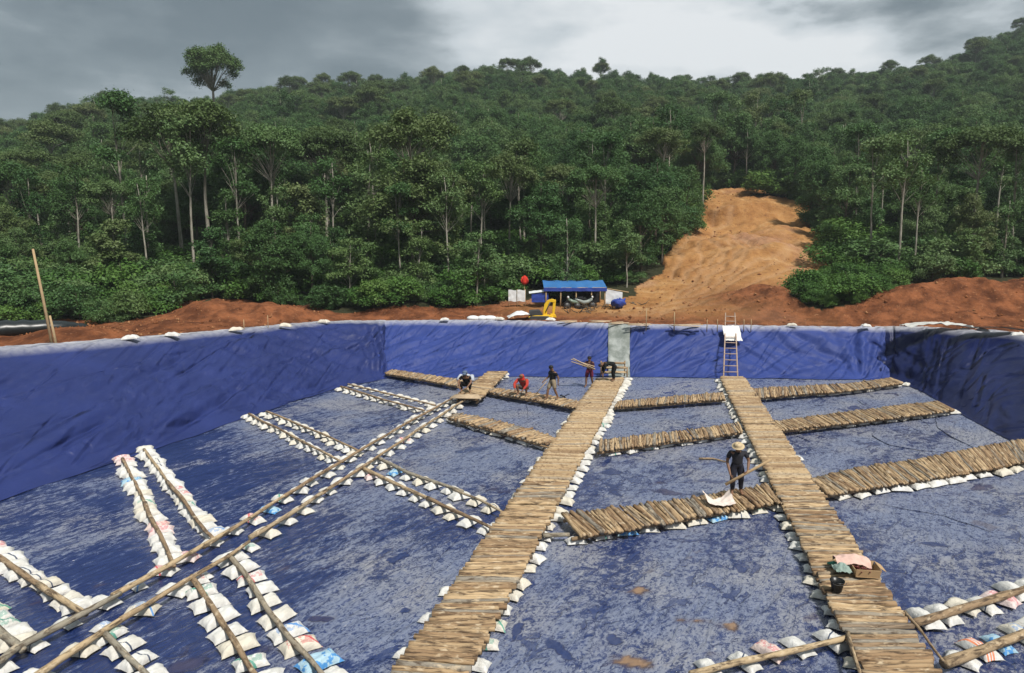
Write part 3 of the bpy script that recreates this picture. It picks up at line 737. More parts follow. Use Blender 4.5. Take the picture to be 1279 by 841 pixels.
# columns of bags under single poles, left part of the floor
bag_row([(-60, 655), (0, 697), (103, 768)], 0.53, 'across', 0, 'far left pole', {3: 'white', 5: 'pink', 9: 'stripe', 10: 'stripe', 11: 'stripe'}, tilt=.20)
bag_row([(-30, 757), (30, 812)], 0.5, 'across', 0, 'bottom left bamboo pole', {1: 'green', 2: 'green', 3: 'green'}, tilt=.20)
bag_row([(153, 573), (185, 640), (219, 708)], 0.50, 'across', 0, 'left twin column', {0: 'pink', 1: 'pink', 6: 'sky', 15: 'pink', 16: 'pink', 11: 'green'}, tilt=.20, sc=.95)
bag_row([(180, 562), (212, 604), (268, 674)], 0.50, 'across', 0, 'right twin column', {11: 'red', 4: 'stripe', 5: 'stripe'}, tilt=.20, sc=.95)
bag_row([(239, 722), (275, 774), (335, 866)], 0.66, 'across', 0, 'left pole reaching the bottom', {1: 'green', 2: 'white', 6: 'green', 3: 'white', 4: 'white', 5: 'white'}, tilt=.10, sc=1.05)
bag_row([(286, 696), (330, 750), (420, 866)], 0.66, 'across', 0, 'right pole reaching the bottom', {2: 'red', 6: 'blue', 4: 'white', 7: 'red', 8: 'sky'}, tilt=.10, sc=1.05)
bag_row([(127, 792), (195, 860)], 0.66, 'across', 0, 'short bottom left pole', {0: 'green', 1: 'stripe', 2: 'stripe'}, tilt=.1)
# bags beside the two long rails
bag_row([(-40, 850), (21, 811), (107, 765), (200, 713), (290, 660), (427, 576), (510, 527), (568, 497)], 0.80, 'across', 0.22, 'upper rail of the track', {1: 'stripe', 2: 'stripe', 4: 'blue', 5: 'red', 6: 'pink', 7: 'white', 8: 'stripe', 10: 'sky', 9: 'red'}, sc=.95)
bag_row([(10, 866), (49, 841), (129, 787), (220, 733), (309, 678), (335, 660), (453, 583), (510, 546), (568, 508)], 0.80, 'across', 0.22, 'lower rail of the track', {1: 'stripe', 2: 'blue', 3: 'blue', 5: 'white', 6: 'stripe', 7: 'green'}, sc=.95)
# pairs of poles crossing the rails
bag_row([(311, 520), (370, 548), (427, 578)], 0.60, 'across', 0.20, 'lower pole left of track', {0: 'white', 15: 'pink'}, sc=.85)
bag_row([(333, 517), (390, 538), (446, 566)], 0.60, 'across', 0.20, 'upper pole left of track', {0: 'pink'}, sc=.85)
bag_row([(425, 487), (475, 500), (531, 515)], 0.66, 'across', 0.22, 'lower pole, back left corner', {}, sc=.9)
bag_row([(437, 482), (490, 494), (545, 508)], 0.66, 'across', 0.1, 'upper pole, back left corner', {}, sc=.8)
bag_row([(453, 588), (532, 624), (622, 666)], 0.62, 'across', 0.22, 'lower pole right of track', {0: 'pink', 1: 'pink', 11: 'red', 5: 'stripe'}, sc=.95)
bag_row([(472, 575), (511, 593), (577, 617), (628, 640)], 0.70, 'across', 0.22, 'upper pole right of track', {2: 'sky', 5: 'stripe'}, sc=.95)
# bags under the edges of the log walkways
bag_row([(586, 845), (674, 678), (784, 474)], 0.64, 'across', 0.0, 'right edge of middle walkway', {0: 'white', 1: 'green', 2: 'green', 3: 'stripe'}, sc=.9)
bag_row([(486, 845), (604, 677), (740, 484)], 1.25, 'across', 0.13, 'left edge of middle walkway', {}, sc=.85)
bag_row([(899, 476), (975, 632), (1079, 846)], 0.64, 'across', 0.0, 'left edge of right walkway', {}, sc=.88)
bag_row([(930, 476), (1026, 622)], 1.5, 'across', 0.16, 'right edge of right walkway', {}, sc=.8)
bag_row([(700, 678), (750, 668), (860, 650), (975, 630)], 0.74, 'along', 0.27, 'below the hatted man walkway', {2: 'sky', 5: 'stripe', 6: 'sky', 7: 'stripe', 8: 'green'}, sc=.95)
bag_row([(1032, 622), (1059, 617), (1224, 592), (1300, 577)], 0.80, 'along', 0.27, 'below the widest cross walkway', {}, sc=1.0)
bag_row([(750, 568), (840, 555), (920, 543)], 0.80, 'along', 0.22, 'below the centre cross walkway', {2: 'green'}, sc=.95)
bag_row([(968, 540), (1059, 531), (1192, 515)], 0.80, 'along', 0.22, 'below second right cross walkway', {}, sc=.95)
bag_row([(770, 510), (907, 501)], 0.82, 'along', 0.22, 'below farthest centre cross walkway', {}, sc=.95)
bag_row([(941, 499), (1059, 491), (1131, 480)], 0.82, 'along', 0.22, 'below farthest right cross walkway', {}, sc=.95)
bag_row([(560, 524), (620, 541), (688, 561)], 0.82, 'along', 0.22, 'below the short cross walkway', {}, sc=.95)
bag_row([(481, 468), (530, 476), (573, 484)], 0.80, 'along', 0.18, 'below back left corner walkway', {}, sc=.9)
bag_row([(605, 489), (665, 500), (726, 511)], 0.84, 'along', 0.18, 'below the workers walkway', {}, sc=.9)
bag_row([(574, 505), (600, 490), (633, 468)], 0.7, 'across', 0.08, 'track end near squatting worker', {}, sc=.8)
# bottom right
bag_row([(1143, 782), (1210, 762), (1300, 736)], 0.60, 'across', 0.02, 'upper pole, bottom right corner', {3: 'stripe', 4: 'pink', 0: 'white', 1: 'white', 2: 'white'}, sc=1.08)
bag_row([(1182, 832), (1240, 808), (1310, 784)], 0.62, 'across', 0.02, 'lower pole, bottom right corner', {0: 'white', 1: 'orange', 2: 'sky', 3: 'blue'}, sc=1.08)
bag_row([(868, 845), (960, 822), (1055, 802)], 0.74, 'across', -0.02, 'pole ending at right walkway', {0: 'white', 1: 'stripe', 2: 'pink', 3: 'white'}, sc=1.1)

def place_bags():
    rs = random.Random(3)
    items = sorted(BAGLIST, key=lambda b: b[0].length)
    vis = []
    for b in items:
        px, py = proj(b[0].x, b[0].y, 0.1)
        if -50 < px < 1330 and py < 880: vis.append(b)
    adj = {'white': 'plain white sandbag', 'red': 'white sandbag with red print', 'blue': 'white sandbag with blue print', 'green': 'white sandbag with green print',
           'sky': 'pale blue sandbag', 'pink': 'pink printed sandbag', 'orange': 'white sandbag with orange stripes', 'stripe': 'white sandbag with a dark line'}
    cnt = {}
    rest = MB()
    for q, (p, rz, tilt, roll, sc, look, text, i, d) in enumerate(vis):
        me = BAGS[rs.randrange(len(BAGS))]
        ey = tilt * (1 if abs(((rz - math.atan2(d.y, d.x)) % (2 * math.pi)) - math.pi / 2) < 0.8 else -1)
        rot = Matrix.Rotation(rz, 4, 'Z') @ Matrix.Rotation(ey, 4, 'X') @ Matrix.Rotation(roll, 4, 'Y')
        if q < 288:
            o = bpy.data.objects.new('sandbag', me); col.objects.link(o)
            o.matrix_world = Matrix.Translation(p + Vector((0, 0, abs(ey) * 0.18))) @ rot @ Matrix.Diagonal((sc, sc, sc * rs.uniform(.85, 1.15), 1))
            o.material_slots[0].link = 'OBJECT'; o.material_slots[0].material = MAT['bag_' + look]
            lab = '%s, %s in row: %s' % (adj[look], ordinal(i), text)
            tag(o, lab, 'sandbag', 'sandbags weighing down the poles and walkways')
        else:
            T = Matrix.Translation(p + Vector((0, 0, 0.01))) @ rot @ Matrix.Diagonal((sc, sc, sc, 1))
            rest.add([T @ v.co for v in me.vertices], [tuple(f.vertices) for f in me.polygons])
    if rest.v:
        o = rest.build('distant_sandbags', MAT['bag_white']); tag(o, 'small white sandbags along the farthest walkway edges', 'sandbags', kind='stuff')
place_bags()

# ------------------------------------------------------------------ poles
def pole_pts(w, z, seed, bow=0.08, step=0.3):
    L = sum((w[i + 1] - w[i]).length for i in range(len(w) - 1)); n = max(6, int(L / step)); out = []
    for i in range(n + 1):
        s = L * i / n; k = 0
        while k < len(w) - 2 and s > (w[k + 1] - w[k]).length: s -= (w[k + 1] - w[k]).length; k += 1
        p = w[k].lerp(w[k + 1], min(1, s / (w[k + 1] - w[k]).length)); u = i / n * L
        out.append(Vector((p.x + bow * noise.noise((u * 0.35, seed, 1)) + 0.015 * noise.noise((u * 1.8, seed, 1)), p.y + bow * noise.noise((u * 0.35, seed, 6)) + 0.015 * noise.noise((u * 1.8, seed, 2)), z + 0.02 * noise.noise((u * 0.8, seed, 9)))))
    return out, L
def pole(pts, z, r, label, seed, taper=0.75, parent=None, name='wooden_pole', mat='pole', group='poles laid over the sandbags'):
    w = [P(a, b, z) for a, b in pts]; ps, L = pole_pts(w, z, seed)
    o0 = ps[0].copy(); d = (ps[-1] - ps[0]); ang = math.atan2(d.y, d.x); inv = Matrix.Rotation(-ang, 3, 'Z')
    loc = [inv @ (p - o0) for p in ps]
    rad = [1.12 * r * (1 - (1 - taper) * i / (len(ps) - 1)) * (1 + 0.22 * noise.noise((i * 0.7, seed, 3))) for i in range(len(ps))]
    mb = MB(); mb.tube(loc, rad, 10)
    o = mb.build(name, MAT[mat], parent); o.location = o0; o.rotation_euler = (0, 0, ang)
    if parent is None: tag(o, label, 'pole', group)
    return o
ZP = 0.235
for i, (pts, r, lab, z) in enumerate([
    ([(-60, 655), (0, 697), (56, 735)], .075, 'mottled pole over the far left sandbag row, upper length', ZP), ([(50, 730), (107, 768)], .07, 'mottled pole over the far left sandbag row, lower length by the rail', ZP + .02),
    ([(-30, 757), (29, 812)], .085, 'yellowish bamboo pole butting the rail in the bottom left corner', ZP),
    ([(153, 573), (185, 636)], .05, 'thin pole over the left twin sandbag column, wall end', ZP), ([(181, 628), (219, 708)], .055, 'mossy pole over the left twin sandbag column, rail end', ZP + .02),
    ([(180, 561), (214, 608)], .05, 'orange brown pole over the right twin sandbag column, wall end', ZP), ([(209, 602), (268, 674)], .055, 'brown pole over the right twin sandbag column, rail end', ZP + .03),
    ([(239, 720), (275, 774), (335, 866)], .06, 'knotty pole running to the bottom edge, left one', ZP), ([(286, 694), (330, 750), (420, 866)], .06, 'knotty pole running to the bottom edge, right one', ZP),
    ([(127, 790), (195, 860)], .06, 'short pole joining the lower rail at bottom left', ZP),
    ([(-40, 850), (0, 828), (21, 811), (107, 765), (150, 742)], .075, 'thick upper rail pole of the track, nearest length', ZP + .06), ([(140, 746), (200, 713), (284, 664)], .065, 'upper rail pole of the track, second length', ZP + .08),
    ([(255, 682), (290, 660), (365, 614)], .06, 'upper rail pole of the track, third length with a cut butt', ZP + .05), ([(355, 620), (427, 576), (500, 533)], .055, 'upper rail pole of the track, fourth length', ZP + .05), ([(490, 539), (568, 496), (584, 488)], .05, 'upper rail pole of the track, farthest length', ZP + .05),
    ([(10, 866), (49, 841), (129, 787), (165, 765)], .07, 'lower rail pole of the track, nearest length', ZP + .06), ([(150, 774), (220, 733), (286, 694), (310, 677)], .055, 'lower rail pole of the track, second length', ZP + .08),
    ([(312, 671), (338, 657), (410, 611)], .065, 'lower rail pole of the track, third length with a reddish butt', ZP + .05), ([(400, 617), (453, 583), (510, 546)], .055, 'lower rail pole of the track, fourth length', ZP + .05), ([(500, 552), (568, 506), (596, 492)], .05, 'lower rail pole of the track, farthest length', ZP + .05),
    ([(311, 517), (368, 546)], .05, 'dark pole of the lower row left of the track', ZP), ([(362, 543), (428, 577)], .05, 'pale pole of the lower row left of the track', ZP + .02), ([(333, 514), (390, 537), (448, 563)], .045, 'pole of the upper row left of the track', ZP),
    ([(425, 483), (475, 498), (530, 513)], .05, 'lower pole in the back left corner of the floor', ZP), ([(434, 480), (490, 493), (545, 507)], .045, 'upper pole in the back left corner of the floor', ZP),
    ([(453, 584), (500, 606), (540, 625)], .065, 'mossy grey pole right of the track', ZP), ([(534, 622), (590, 648), (624, 664)], .055, 'lower pole right of the track, walkway end', ZP + .02),
    ([(472, 572), (511, 591), (577, 614)], .06, 'pale stripped pole right of the track', ZP), ([(566, 611), (600, 625), (632, 641)], .04, 'thin pole right of the track, walkway end', ZP + .02),
    ([(1141, 779), (1210, 758), (1310, 728)], .085, 'reddish pole over the upper bottom right sandbags', .25), ([(1179, 829), (1240, 806), (1310, 780)], .09, 'brown pole over the lower bottom right sandbags', .25),
    ([(860, 842), (960, 818), (1056, 797)], .062, 'mottled pole ending at the right walkway near bottom', .27),
    ([(872, 573), (890, 573), (906, 577)], .035, 'dark stick lying on the blue floor left of the hatted man', .04)]):
    pole(pts, z, r, lab, i * 2.3 + 1)

# ------------------------------------------------------------------ log walkways
def log_mesh(seed, r=0.055):
    mb = MB(); n = 9; rs = random.Random(seed)
    pts = [(-0.5 + i / (n - 1), 0.012 * noise.noise((i * 0.5, seed, 1)) * 2, 0.010 * noise.noise((i * 0.5, seed, 7)) * 2) for i in range(n)]
    rad = [r * (1.08 - 0.16 * i / (n - 1)) * (1 + 0.10 * noise.noise((i * 0.8, seed, 3))) for i in range(n)]
    mb.tube(pts, rad, 9)
    return mb.mesh('log', MAT['log'])
LOGS = [log_mesh(k * 1.9 + 0.4, r) for k, r in enumerate((.045, .05, .055, .06, .065, .052, .058, .048))]
def lerp_path(w, s):
    for i in range(len(w) - 1):
        L = (w[i + 1] - w[i]).length
        if s <= L or i == len(w) - 2: return w[i].lerp(w[i + 1], s / L)
        s -= L
def plen(w): return sum((w[i + 1] - w[i]).length for i in range(len(w) - 1))
ZD = 0.335
def walkway(A, B, label, seed, spacing=0.108, ragged=0.06, skew=0.0, bearers=True, z=ZD, most=100):
    """logs laid from edge A to edge B (photograph pixels at deck height)"""
    wa = [P(a, b, z) for a, b in A]; wb = [P(a, b, z) for a, b in B]; La, Lb = plen(wa), plen(wb); n = int(max(La, Lb) / spacing)
    rs = random.Random(seed); c = (wa[0] + wb[0]) / 2; root = empty('log_walkway', (c.x, c.y, 0)); tag(root, label, 'walkway', 'log walkways across the pit')
    inv = Matrix.Translation((-c.x, -c.y, 0)); rows = []
    drift = 0
    for i in range(n):
        t = (i + 0.5) / n
        drift = drift * 0.85 + rs.uniform(-1, 1) * 0.035
        a = lerp_path(wa, max(0, min(La, (t * La + skew * 0.5 + drift)))); b = lerp_path(wb, max(0, min(Lb, (t * Lb - skew * 0.5 - drift + rs.uniform(-.03, .03)))))
        d = (b - a); L = d.length; d.normalize()
        e1, e2 = rs.uniform(-ragged, ragged * 0.6), rs.uniform(-ragged, ragged * 0.6)
        if rs.random() < 0.10: e2 -= 0.08
        m = (a - d * e1 + b + d * e2) / 2; LL = L + e1 + e2
        zz = z - 0.035 + rs.uniform(-0.010, 0.014) + (0.035 if rs.random() < 0.05 else 0)
        rot = Matrix.Rotation(math.atan2(d.y, d.x) + (math.pi if rs.random() < 0.5 else 0), 4, 'Z') @ Matrix.Rotation(rs.uniform(-.02, .02), 4, 'Y') @ Matrix.Rotation(rs.uniform(0, 6.28), 4, 'X')
        k = rs.uniform(.82, 1.22)
        T = inv @ Matrix.Translation((m.x, m.y, zz)) @ rot @ Matrix.Diagonal((LL, k, k, 1))
        rows.append((m.length, T, rs.randrange(len(LOGS)), rs.random()))
    rows.sort(key=lambda q: q[0])
    for q in rows[:most]:
        o = bpy.data.objects.new('log', LOGS[q[2]]); col.objects.link(o); o.parent = root; o.matrix_local = q[1]
    if len(rows) > most:
        mb = MB()
        for q in rows[most:]:
            me = LOGS[q[2]]; mb.add([q[1] @ v.co for v in me.vertices], [tuple(f.vertices) for f in me.polygons], q[3] * 3)
        # keep the grain direction of every log: baked mesh uses the same wood, toned per log
        o = mb.build('distant_logs', MAT['log_far'], root); o['kind'] = 'stuff'
    if bearers:
        for f_, nm in ((0.14, 1), (0.86, 2)):
            w = [wa[0].lerp(wb[0], f_), lerp_path(wa, La / 2).lerp(lerp_path(wb, Lb / 2), f_), wa[-1].lerp(wb[-1], f_)]
            ps, L = pole_pts(w, 0.20, seed + f_); mb = MB(); mb.tube([inv @ p for p in ps], [0.055 * (1 - 0.2 * i / len(ps)) for i in range(len(ps))], 8)
            mb.build('bearer', MAT['pole_along'], root)
    return root
def far_log_mat(name):
    m = M(name, 0.8, 0.2); tn = m.attr('tone'); pos = m.coord('Object')
    c = m.ramp(m.math('FRACT', m.math('MULTIPLY', tn, 5.17)), [(0.0, (0.25, 0.165, 0.095)), (0.35, (0.38, 0.265, 0.15)), (0.7, (0.50, 0.37, 0.22)), (1.0, (0.30, 0.25, 0.19))])
    n = m.noise(m.coord('Object', (1, 1, 1)), 9, 5, 0.65); c = m.mix(m.mr(n, 0.48, 0.68, 0, .8), c, (0.15, 0.09, 0.05)); c = m.mix(m.mr(m.noise(pos, 4, 3, .6), 0.56, 0.72, 0, .6), c, (0.62, .5, .34))
    m.set('Base Color', c); m.bump(n, .5, .01); return m.m
MAT['log_far'] = far_log_mat('log_wood_far'); MAT['pole_along'] = plain('bearer_wood', (0.28, 0.19, 0.11), 0.85, 0.2, 0.4, 6)

walkway([(465, 872), (605, 671), (745, 472)], [(568, 876), (676, 671), (780, 472)], 'long log walkway from bottom centre to the grey sheet', 1)
walkway([(1094, 872), (977, 630), (899, 471)], [(1201, 872), (1030, 620), (930, 471)], 'long log walkway from bottom right to the ladder', 2)
walkway([(703, 641), (762, 634), (822, 626), (866, 621), (963, 603)], [(716, 672), (790, 660), (860, 647), (973, 627)], 'cross walkway of slanted logs under the man in the straw hat', 3, skew=-0.38, ragged=.10)
walkway([(1014, 598), (1059, 586), (1160, 571), (1252, 553), (1300, 545)], [(1029, 619), (1059, 613), (1160, 598), (1224, 587), (1305, 571)], 'widest cross walkway reaching the right wall', 4, skew=-0.45)
walkway([(751, 549), (840, 539), (924, 528)], [(746, 564), (840, 551), (927, 539)], 'cross walkway in the centre between the two long walkways', 5, skew=-0.15, ragged=.09)
walkway([(962, 527), (1059, 514), (1130, 505), (1176, 501)], [(969, 538), (1059, 528), (1130, 520), (1192, 512)], 'second cross walkway towards the right wall', 6, skew=-0.28)
walkway([(770, 501), (840, 495), (903, 490)], [(768, 508), (840, 503), (907, 498)], 'farthest cross walkway between the two long walkways', 7, skew=.12)
walkway([(936, 485), (1000, 482), (1059, 479), (1112, 472)], [(941, 497), (1000, 492), (1059, 488), (1129, 478)], 'farthest cross walkway towards the right corner', 8, skew=.15)
walkway([(566, 514), (618, 524), (660, 535), (698, 547)], [(560, 521), (620, 538), (655, 548), (688, 558)], 'short cross walkway joining the track and the middle walkway', 9, ragged=.14, skew=.55)
walkway([(487, 461), (530, 467), (579, 475)], [(481, 466), (530, 474), (573, 482)], 'narrow walkway in the back left corner', 10, skew=.3)
walkway([(609, 483), (670, 491), (738, 503)], [(605, 488), (665, 499), (727, 511)], 'walkway carrying the workers left of the middle walkway', 11, ragged=.12, skew=.35)
walkway([(566, 496), (609, 464)], [(600, 499), (634, 464)], 'finished far end of the unfinished rail track', 12, z=ZD + .05)

# loose edge poles beside the right walkway
pole([(1059, 790), (1066, 815), (1082, 862)], .36, .035, 'pale thin pole pinned along the left side of the right walkway', 91, group='edge poles of the right walkway')
pole([(1130, 764), (1150, 786), (1181, 826)], .36, .028, 'thin curved pole pinned along the right side of the right walkway', 92, group='edge poles of the right walkway')
pole([(678, 669), (712, 668)], .20, .06, 'pinkish pole stub between the middle and hatted man walkways', 95)

# log steps by the grey sheet
c = P(768, 468, 0.3); st_ = empty('log_steps', (c.x, c.y, 0)); tag(st_, 'two rough log steps at the head of the middle walkway', 'steps')
for k in range(3):
    mb = MB()
    for j in range(2): mb.tube([(-0.72, k * 0.38 + j * 0.12, 0.42 + k * 0.20), (0, k * 0.38 + j * 0.12 + .01, 0.43 + k * 0.20), (0.72, k * 0.38 + j * 0.12, 0.42 + k * 0.20)], 0.06, 8, val=j * .3 + k * .2)
    mb.build('tread', MAT['log'], st_)
for sx in (-0.7, 0.7):
    mb = MB(); mb.tube([(sx, -0.05, 0.0), (sx, -0.05, 0.75)], 0.04, 8); mb.build('post', MAT['pole_along'], st_)
    mb = MB(); mb.tube([(sx, 0.85, 0.0), (sx, 0.85, 0.95)], 0.04, 8); mb.build('post', MAT['pole_along'], st_)

# ------------------------------------------------------------------ ladder
wood = plain('ladder_wood', (0.42, 0.31, 0.24), 0.8, 0.2, 0.3, 8)
cloth_w = plain('white_cloth', (0.74, 0.73, 0.70), 0.8, 0.15, 0.10, 3)
base = P(912.5, 470, 0.33); topc = P(912, 391, 3.35)
lad = empty('ladder', base); tag(lad, 'wooden ladder leaning on the far tarpaulin above the right walkway', 'ladder')
tv = topc - base
w0, w1 = 0.40, 0.30
for s in (-1, 1):
    mb = MB(); mb.tube([Vector((s * w0, 0, -0.02)), Vector((s * (w0 + w1) / 2, 0, 0)) + tv * 0.5 + Vector((0, -.03, 0)), Vector((s * w1, 0, 0)) + tv], [.042, .038, .034], 8)
    mb.build('rail', wood, lad)
for k in range(11):
    t = 0.06 + k * 0.088; p = tv * t; w = w0 + (w1 - w0) * t
    mb = MB(); mb.tube([p + Vector((-w - .04, -.04, .01 * (k % 2))), p + Vector((w + .04, -.04, -.01 * (k % 3)))], .028, 7); mb.build('rung', wood, lad)
def cloth(name, center, sx, sy, dropfn, mat, label, cat, seed=1, rz=0.0, nu=26, nv=20):
    mb = MB()
    def fn(a, b):
        u, v = a * 2 - 1, b * 2 - 1
        x, y = u * sx / 2 * (1 + .12 * noise.noise((v * 1.5, seed, 1))), v * sy / 2 * (1 + .12 * noise.noise((u * 1.5, seed, 5)))
        z = dropfn(u, v) + 0.05 * noise.noise((u * 2.4 + seed, v * 2.4, 1)) + 0.02 * noise.noise((u * 6, v * 6, seed))
        return (x, y, z)
    mb.grid(fn, nu, nv); top = list(mb.v); n0 = len(top)
    mb2 = MB(); mb2.add(top, mb.f); mb2.add([(x, y, z - 0.006) for x, y, z in top], [tuple(reversed(f)) for f in mb.f])
    o = mb2.build(name, mat); o.location = center; o.rotation_euler = (0, 0, rz); return tag(o, label, cat)
q = P(914, 416, 2.35)
cloth('cloth', base + tv * 0.66 + Vector((0.08, -0.10, 0)), 1.05, 0.75, lambda u, v: v * 0.42, cloth_w, 'white cloth hung over the top rungs of the ladder', 'cloth', 3)

# ------------------------------------------------------------------ things on the rim
rs = random.Random(21)
def on_ground(px, dist): q = D(px, dist, 3.0); q = D(px, dist, TZ(q.x, q.y)); return Vector((q.x, q.y, TZ(q.x, q.y)))
for i, (px, py, z, lab) in enumerate([(162, 425, 3.36, 'sandbag on the left rim nearest the tall stake'), (214, 421, 3.24, 'second sandbag on the left rim from the tall stake'), (294, 414, 3.05, 'sandbag with blue end on the left rim below the red earth heap'),
        (356, 409, 2.88, 'sandbag on the left rim past the thin stakes'), (404, 404, 2.75, 'lumpy sandbag on the rim before the far left corner'), (555, 401, 2.65, 'small sandbag on the far rim nearest the left corner'), (624, 400, 2.65, 'flat sandbag on the far rim left of the white heap'),
        (688, 401, 2.65, 'sandbag on the far rim in front of the yellow digger'), (990, 408, 2.65, 'small sandbag on the far rim right of the ladder'), (1083, 409, 2.7, 'sandbag on the far rim near the right corner'), (1229, 415, 2.98, 'sandbag on the right rim before the black sheet'), (1272, 420, 3.08, 'sandbag on the right rim at the photo edge')]):
    p = P(px, py, z + .02)
    o = bpy.data.objects.new('sandbag', BAGS[i % 7]); col.objects.link(o); o.location = p + Vector((0, 0.1, 0.02)); o.rotation_euler = (0, rs.uniform(-.1, .1), rs.uniform(-.5, .5)); s = 1.1 if px < 450 else .95; o.scale = (s, s * .9, s)
    o.material_slots[0].link = 'OBJECT'; o.material_slots[0].material = MAT['bag_sky' if 'blue end' in lab and False else 'bag_white']
    tag(o, 'white ' + lab, 'sandbag', 'sandbags holding down the rim of the tarpaulin')
def stake(px, pyb, z, h, r, lab, lean=0.0, name='stake', taper=.7):
    p = P(px, pyb, z); mb = MB(); mb.tube([(0, 0, -0.3), (lean * .5, 0, h * .5), (lean, 0.02, h)], [r, r * .88, r * taper], 8)
    o = mb.build(name, MAT['stake']); o.location = p; return tag(o, lab, 'stake')
MAT['stake'] = plain('raw_stake_wood', (0.42, 0.30, 0.17), 0.85, .2, .35, 5)
stake(66, 431, 3.42, 4.2, .065, 'tall leaning bare trunk standing on the left rim', lean=-.48, name='tall_stake')
stake(71, 431, 3.42, 1.3, .06, 'short stake beside the tall leaning trunk', lean=-.2)
stake(305, 413, 2.98, .62, .03, 'thin stake on the left rim before the red heap'); stake(335, 410, 2.9, .75, .025, 'second thin stake on the left rim right of the first')
stake(807, 408, 2.62, 1.15, .035, 'thin stake behind the far rim right of the grey sheet'); stake(842, 408, 2.62, .9, .04, 'thin stake behind the far rim left of the ladder')
for i, x in enumerate((883, 896, 929, 938)): stake(x, 409, 2.62, .5, .03, 'short peg on the rim %s the ladder' % ['far left of', 'just left of', 'just right of', 'far right of'][i])
# black plastic sheet roll behind the left rim
blk = plain('black_plastic', (0.012, 0.016, 0.017), 0.35, .5, .3, 2)
mb = MB()
pp = [D(-120, 31, 3.5), D(-40, 32.5, 3.5), D(20, 33.5, 3.6), D(75, 34.5, 3.55), D(108, 35.5, 3.35)]
pts = []
for i in range(25):
    t = i / 24 * 4; k = min(3, int(t)); q = pp[k].lerp(pp[k + 1], t - k); q.z = max(q.z, TZ(q.x, q.y)) + .05 + 0.08 * noise.noise((i * .6, 2, 2)); pts.append(q)
mb.tube(pts, [(.5 - .28 * (i / 24) ** 2) * (1 + .22 * noise.noise((i * .8, 1, 1))) for i in range(25)], 14, sx=1.3)
tag(mb.build('plastic_roll', blk), 'black plastic sheet rolled up behind the left rim', 'plastic roll')
o = cloth('plastic_sheet', P(1252, 414, 3.15) + Vector((0, .5, .05)), 3.4, 0.9, lambda u, v: .12 * math.cos(u * 2) - .05 * v, blk, 'black plastic sheet lying behind the right rim', 'plastic sheet', 8, -.3)
cloth('tarpaulin_bundle', P(1178, 410, 2.98) + Vector((0, .35, .05)), 3.8, 1.1, lambda u, v: .22 * math.cos(u * 1.6) + .10 * noise.noise((u * 5, v * 4, 3)), plain('dirty_white_sheet', (.50, .50, .47), .7, .2, .3, 3), 'dirty white sheet bunched on the rim at the right corner', 'plastic sheet', 9, -.2, 44, 24)
# planks and rubbish along the far rim
pale_wood = plain('pale_plank', (0.55, 0.42, 0.28), .8, .2, .3, 5)
for i, (px, py, L, rz, lab) in enumerate([(712, 403, 1.3, .3, 'pale board lying on the far rim right of the digger'), (748, 403, 1.6, -.1, 'pale board pile left of the grey sheet'), (772, 405, 1.2, .2, 'short board on the rim above the grey sheet'),
                                          (800, 407, 1.8, .05, 'board on the rim just right of the grey sheet'), (860, 408, 2.2, .02, 'long board on the rim between grey sheet and ladder')]):
    r_ = empty('board_pile', P(px, py, 2.66), rz); tag(r_, lab, 'boards', 'boards lying on the far rim')
    for k in range(3):
        mb = MB(); mb.box((rs.uniform(-.2, .2), k * .16 - .1, .04 + .03 * k), (L * rs.uniform(.7, 1), .13, .03), Matrix.Rotation(rs.uniform(-.25, .25), 3, 'Z') @ Matrix.Rotation(rs.uniform(-.05, .05), 3, 'Y')); mb.build('board', pale_wood, r_)

# ------------------------------------------------------------------ camp shelter
blue_roof = plain('blue_plastic_roof', (0.045, 0.17, 0.42), .45, .35, .15, 1.5); blue_deep = plain('blue_plastic_wall', (0.03, 0.06, 0.30), .5, .35, .2, 2); white_pl = plain('white_plastic', (.72, .74, .74), .5, .3, .08, 2)
darkin = plain('dark_cloth', (.02, .02, .022), .9, .1, .3, 3)
g = on_ground(716, 52.3); gz = TZ(g.x, g.y); sh = empty('camp_shelter', g); tag(sh, 'open camp shelter with blue plastic roof at the forest edge', 'shelter')
HW = 2.2
def sheet(fn, nu, nv, nm, mat, par):
    m_ = MB(); m_.grid(fn, nu, nv); top = list(m_.v); m_.add([(x, y + .01, z - .012) for x, y, z in top], [tuple(reversed(f)) for f in m_.f]); return m_.build(nm, mat, par)
sheet(lambda a, b: ((a * 2 - 1) * (HW + .15) + .05 * noise.noise((a * 3, b, 1)), -1.6 + 2.4 * b, 1.40 + .42 * b + .05 * noise.noise((a * 8, b * 3, 2)) - .06 * math.sin(math.pi * a * 4) ** 2), 40, 12, 'roof', blue_roof, sh)
sheet(lambda a, b: ((a * 2 - 1) * (HW + .15), -1.6 - .03 - .04 * noise.noise((a * 9, b, 1)), 1.40 - .26 * b - .03 * noise.noise((a * 20, 0, 1))), 40, 5, 'valance', blue_deep, sh)
sheet(lambda a, b: ((a * 2 - 1) * HW, 1.15, .0 + 1.78 * b), 10, 5, 'back_wall', darkin, sh)
for x in (-HW, -1.1, .05, 1.2, HW):
    mb = MB(); mb.tube([(x, -1.5, -.2), (x + .03, -1.5, 1.40)], .045, 7); mb.build('post', MAT['stake'], sh)
for x in (-HW, HW):
    mb = MB(); mb.tube([(x, 1.1, -.2), (x, 1.1, 1.78)], .045, 7); mb.build('post', MAT['stake'], sh)
mb = MB(); mb.tube([(-HW - .1, -1.5, 1.37), (HW + .1, -1.5, 1.38)], .04, 7); mb.build('beam', MAT['stake'], sh)
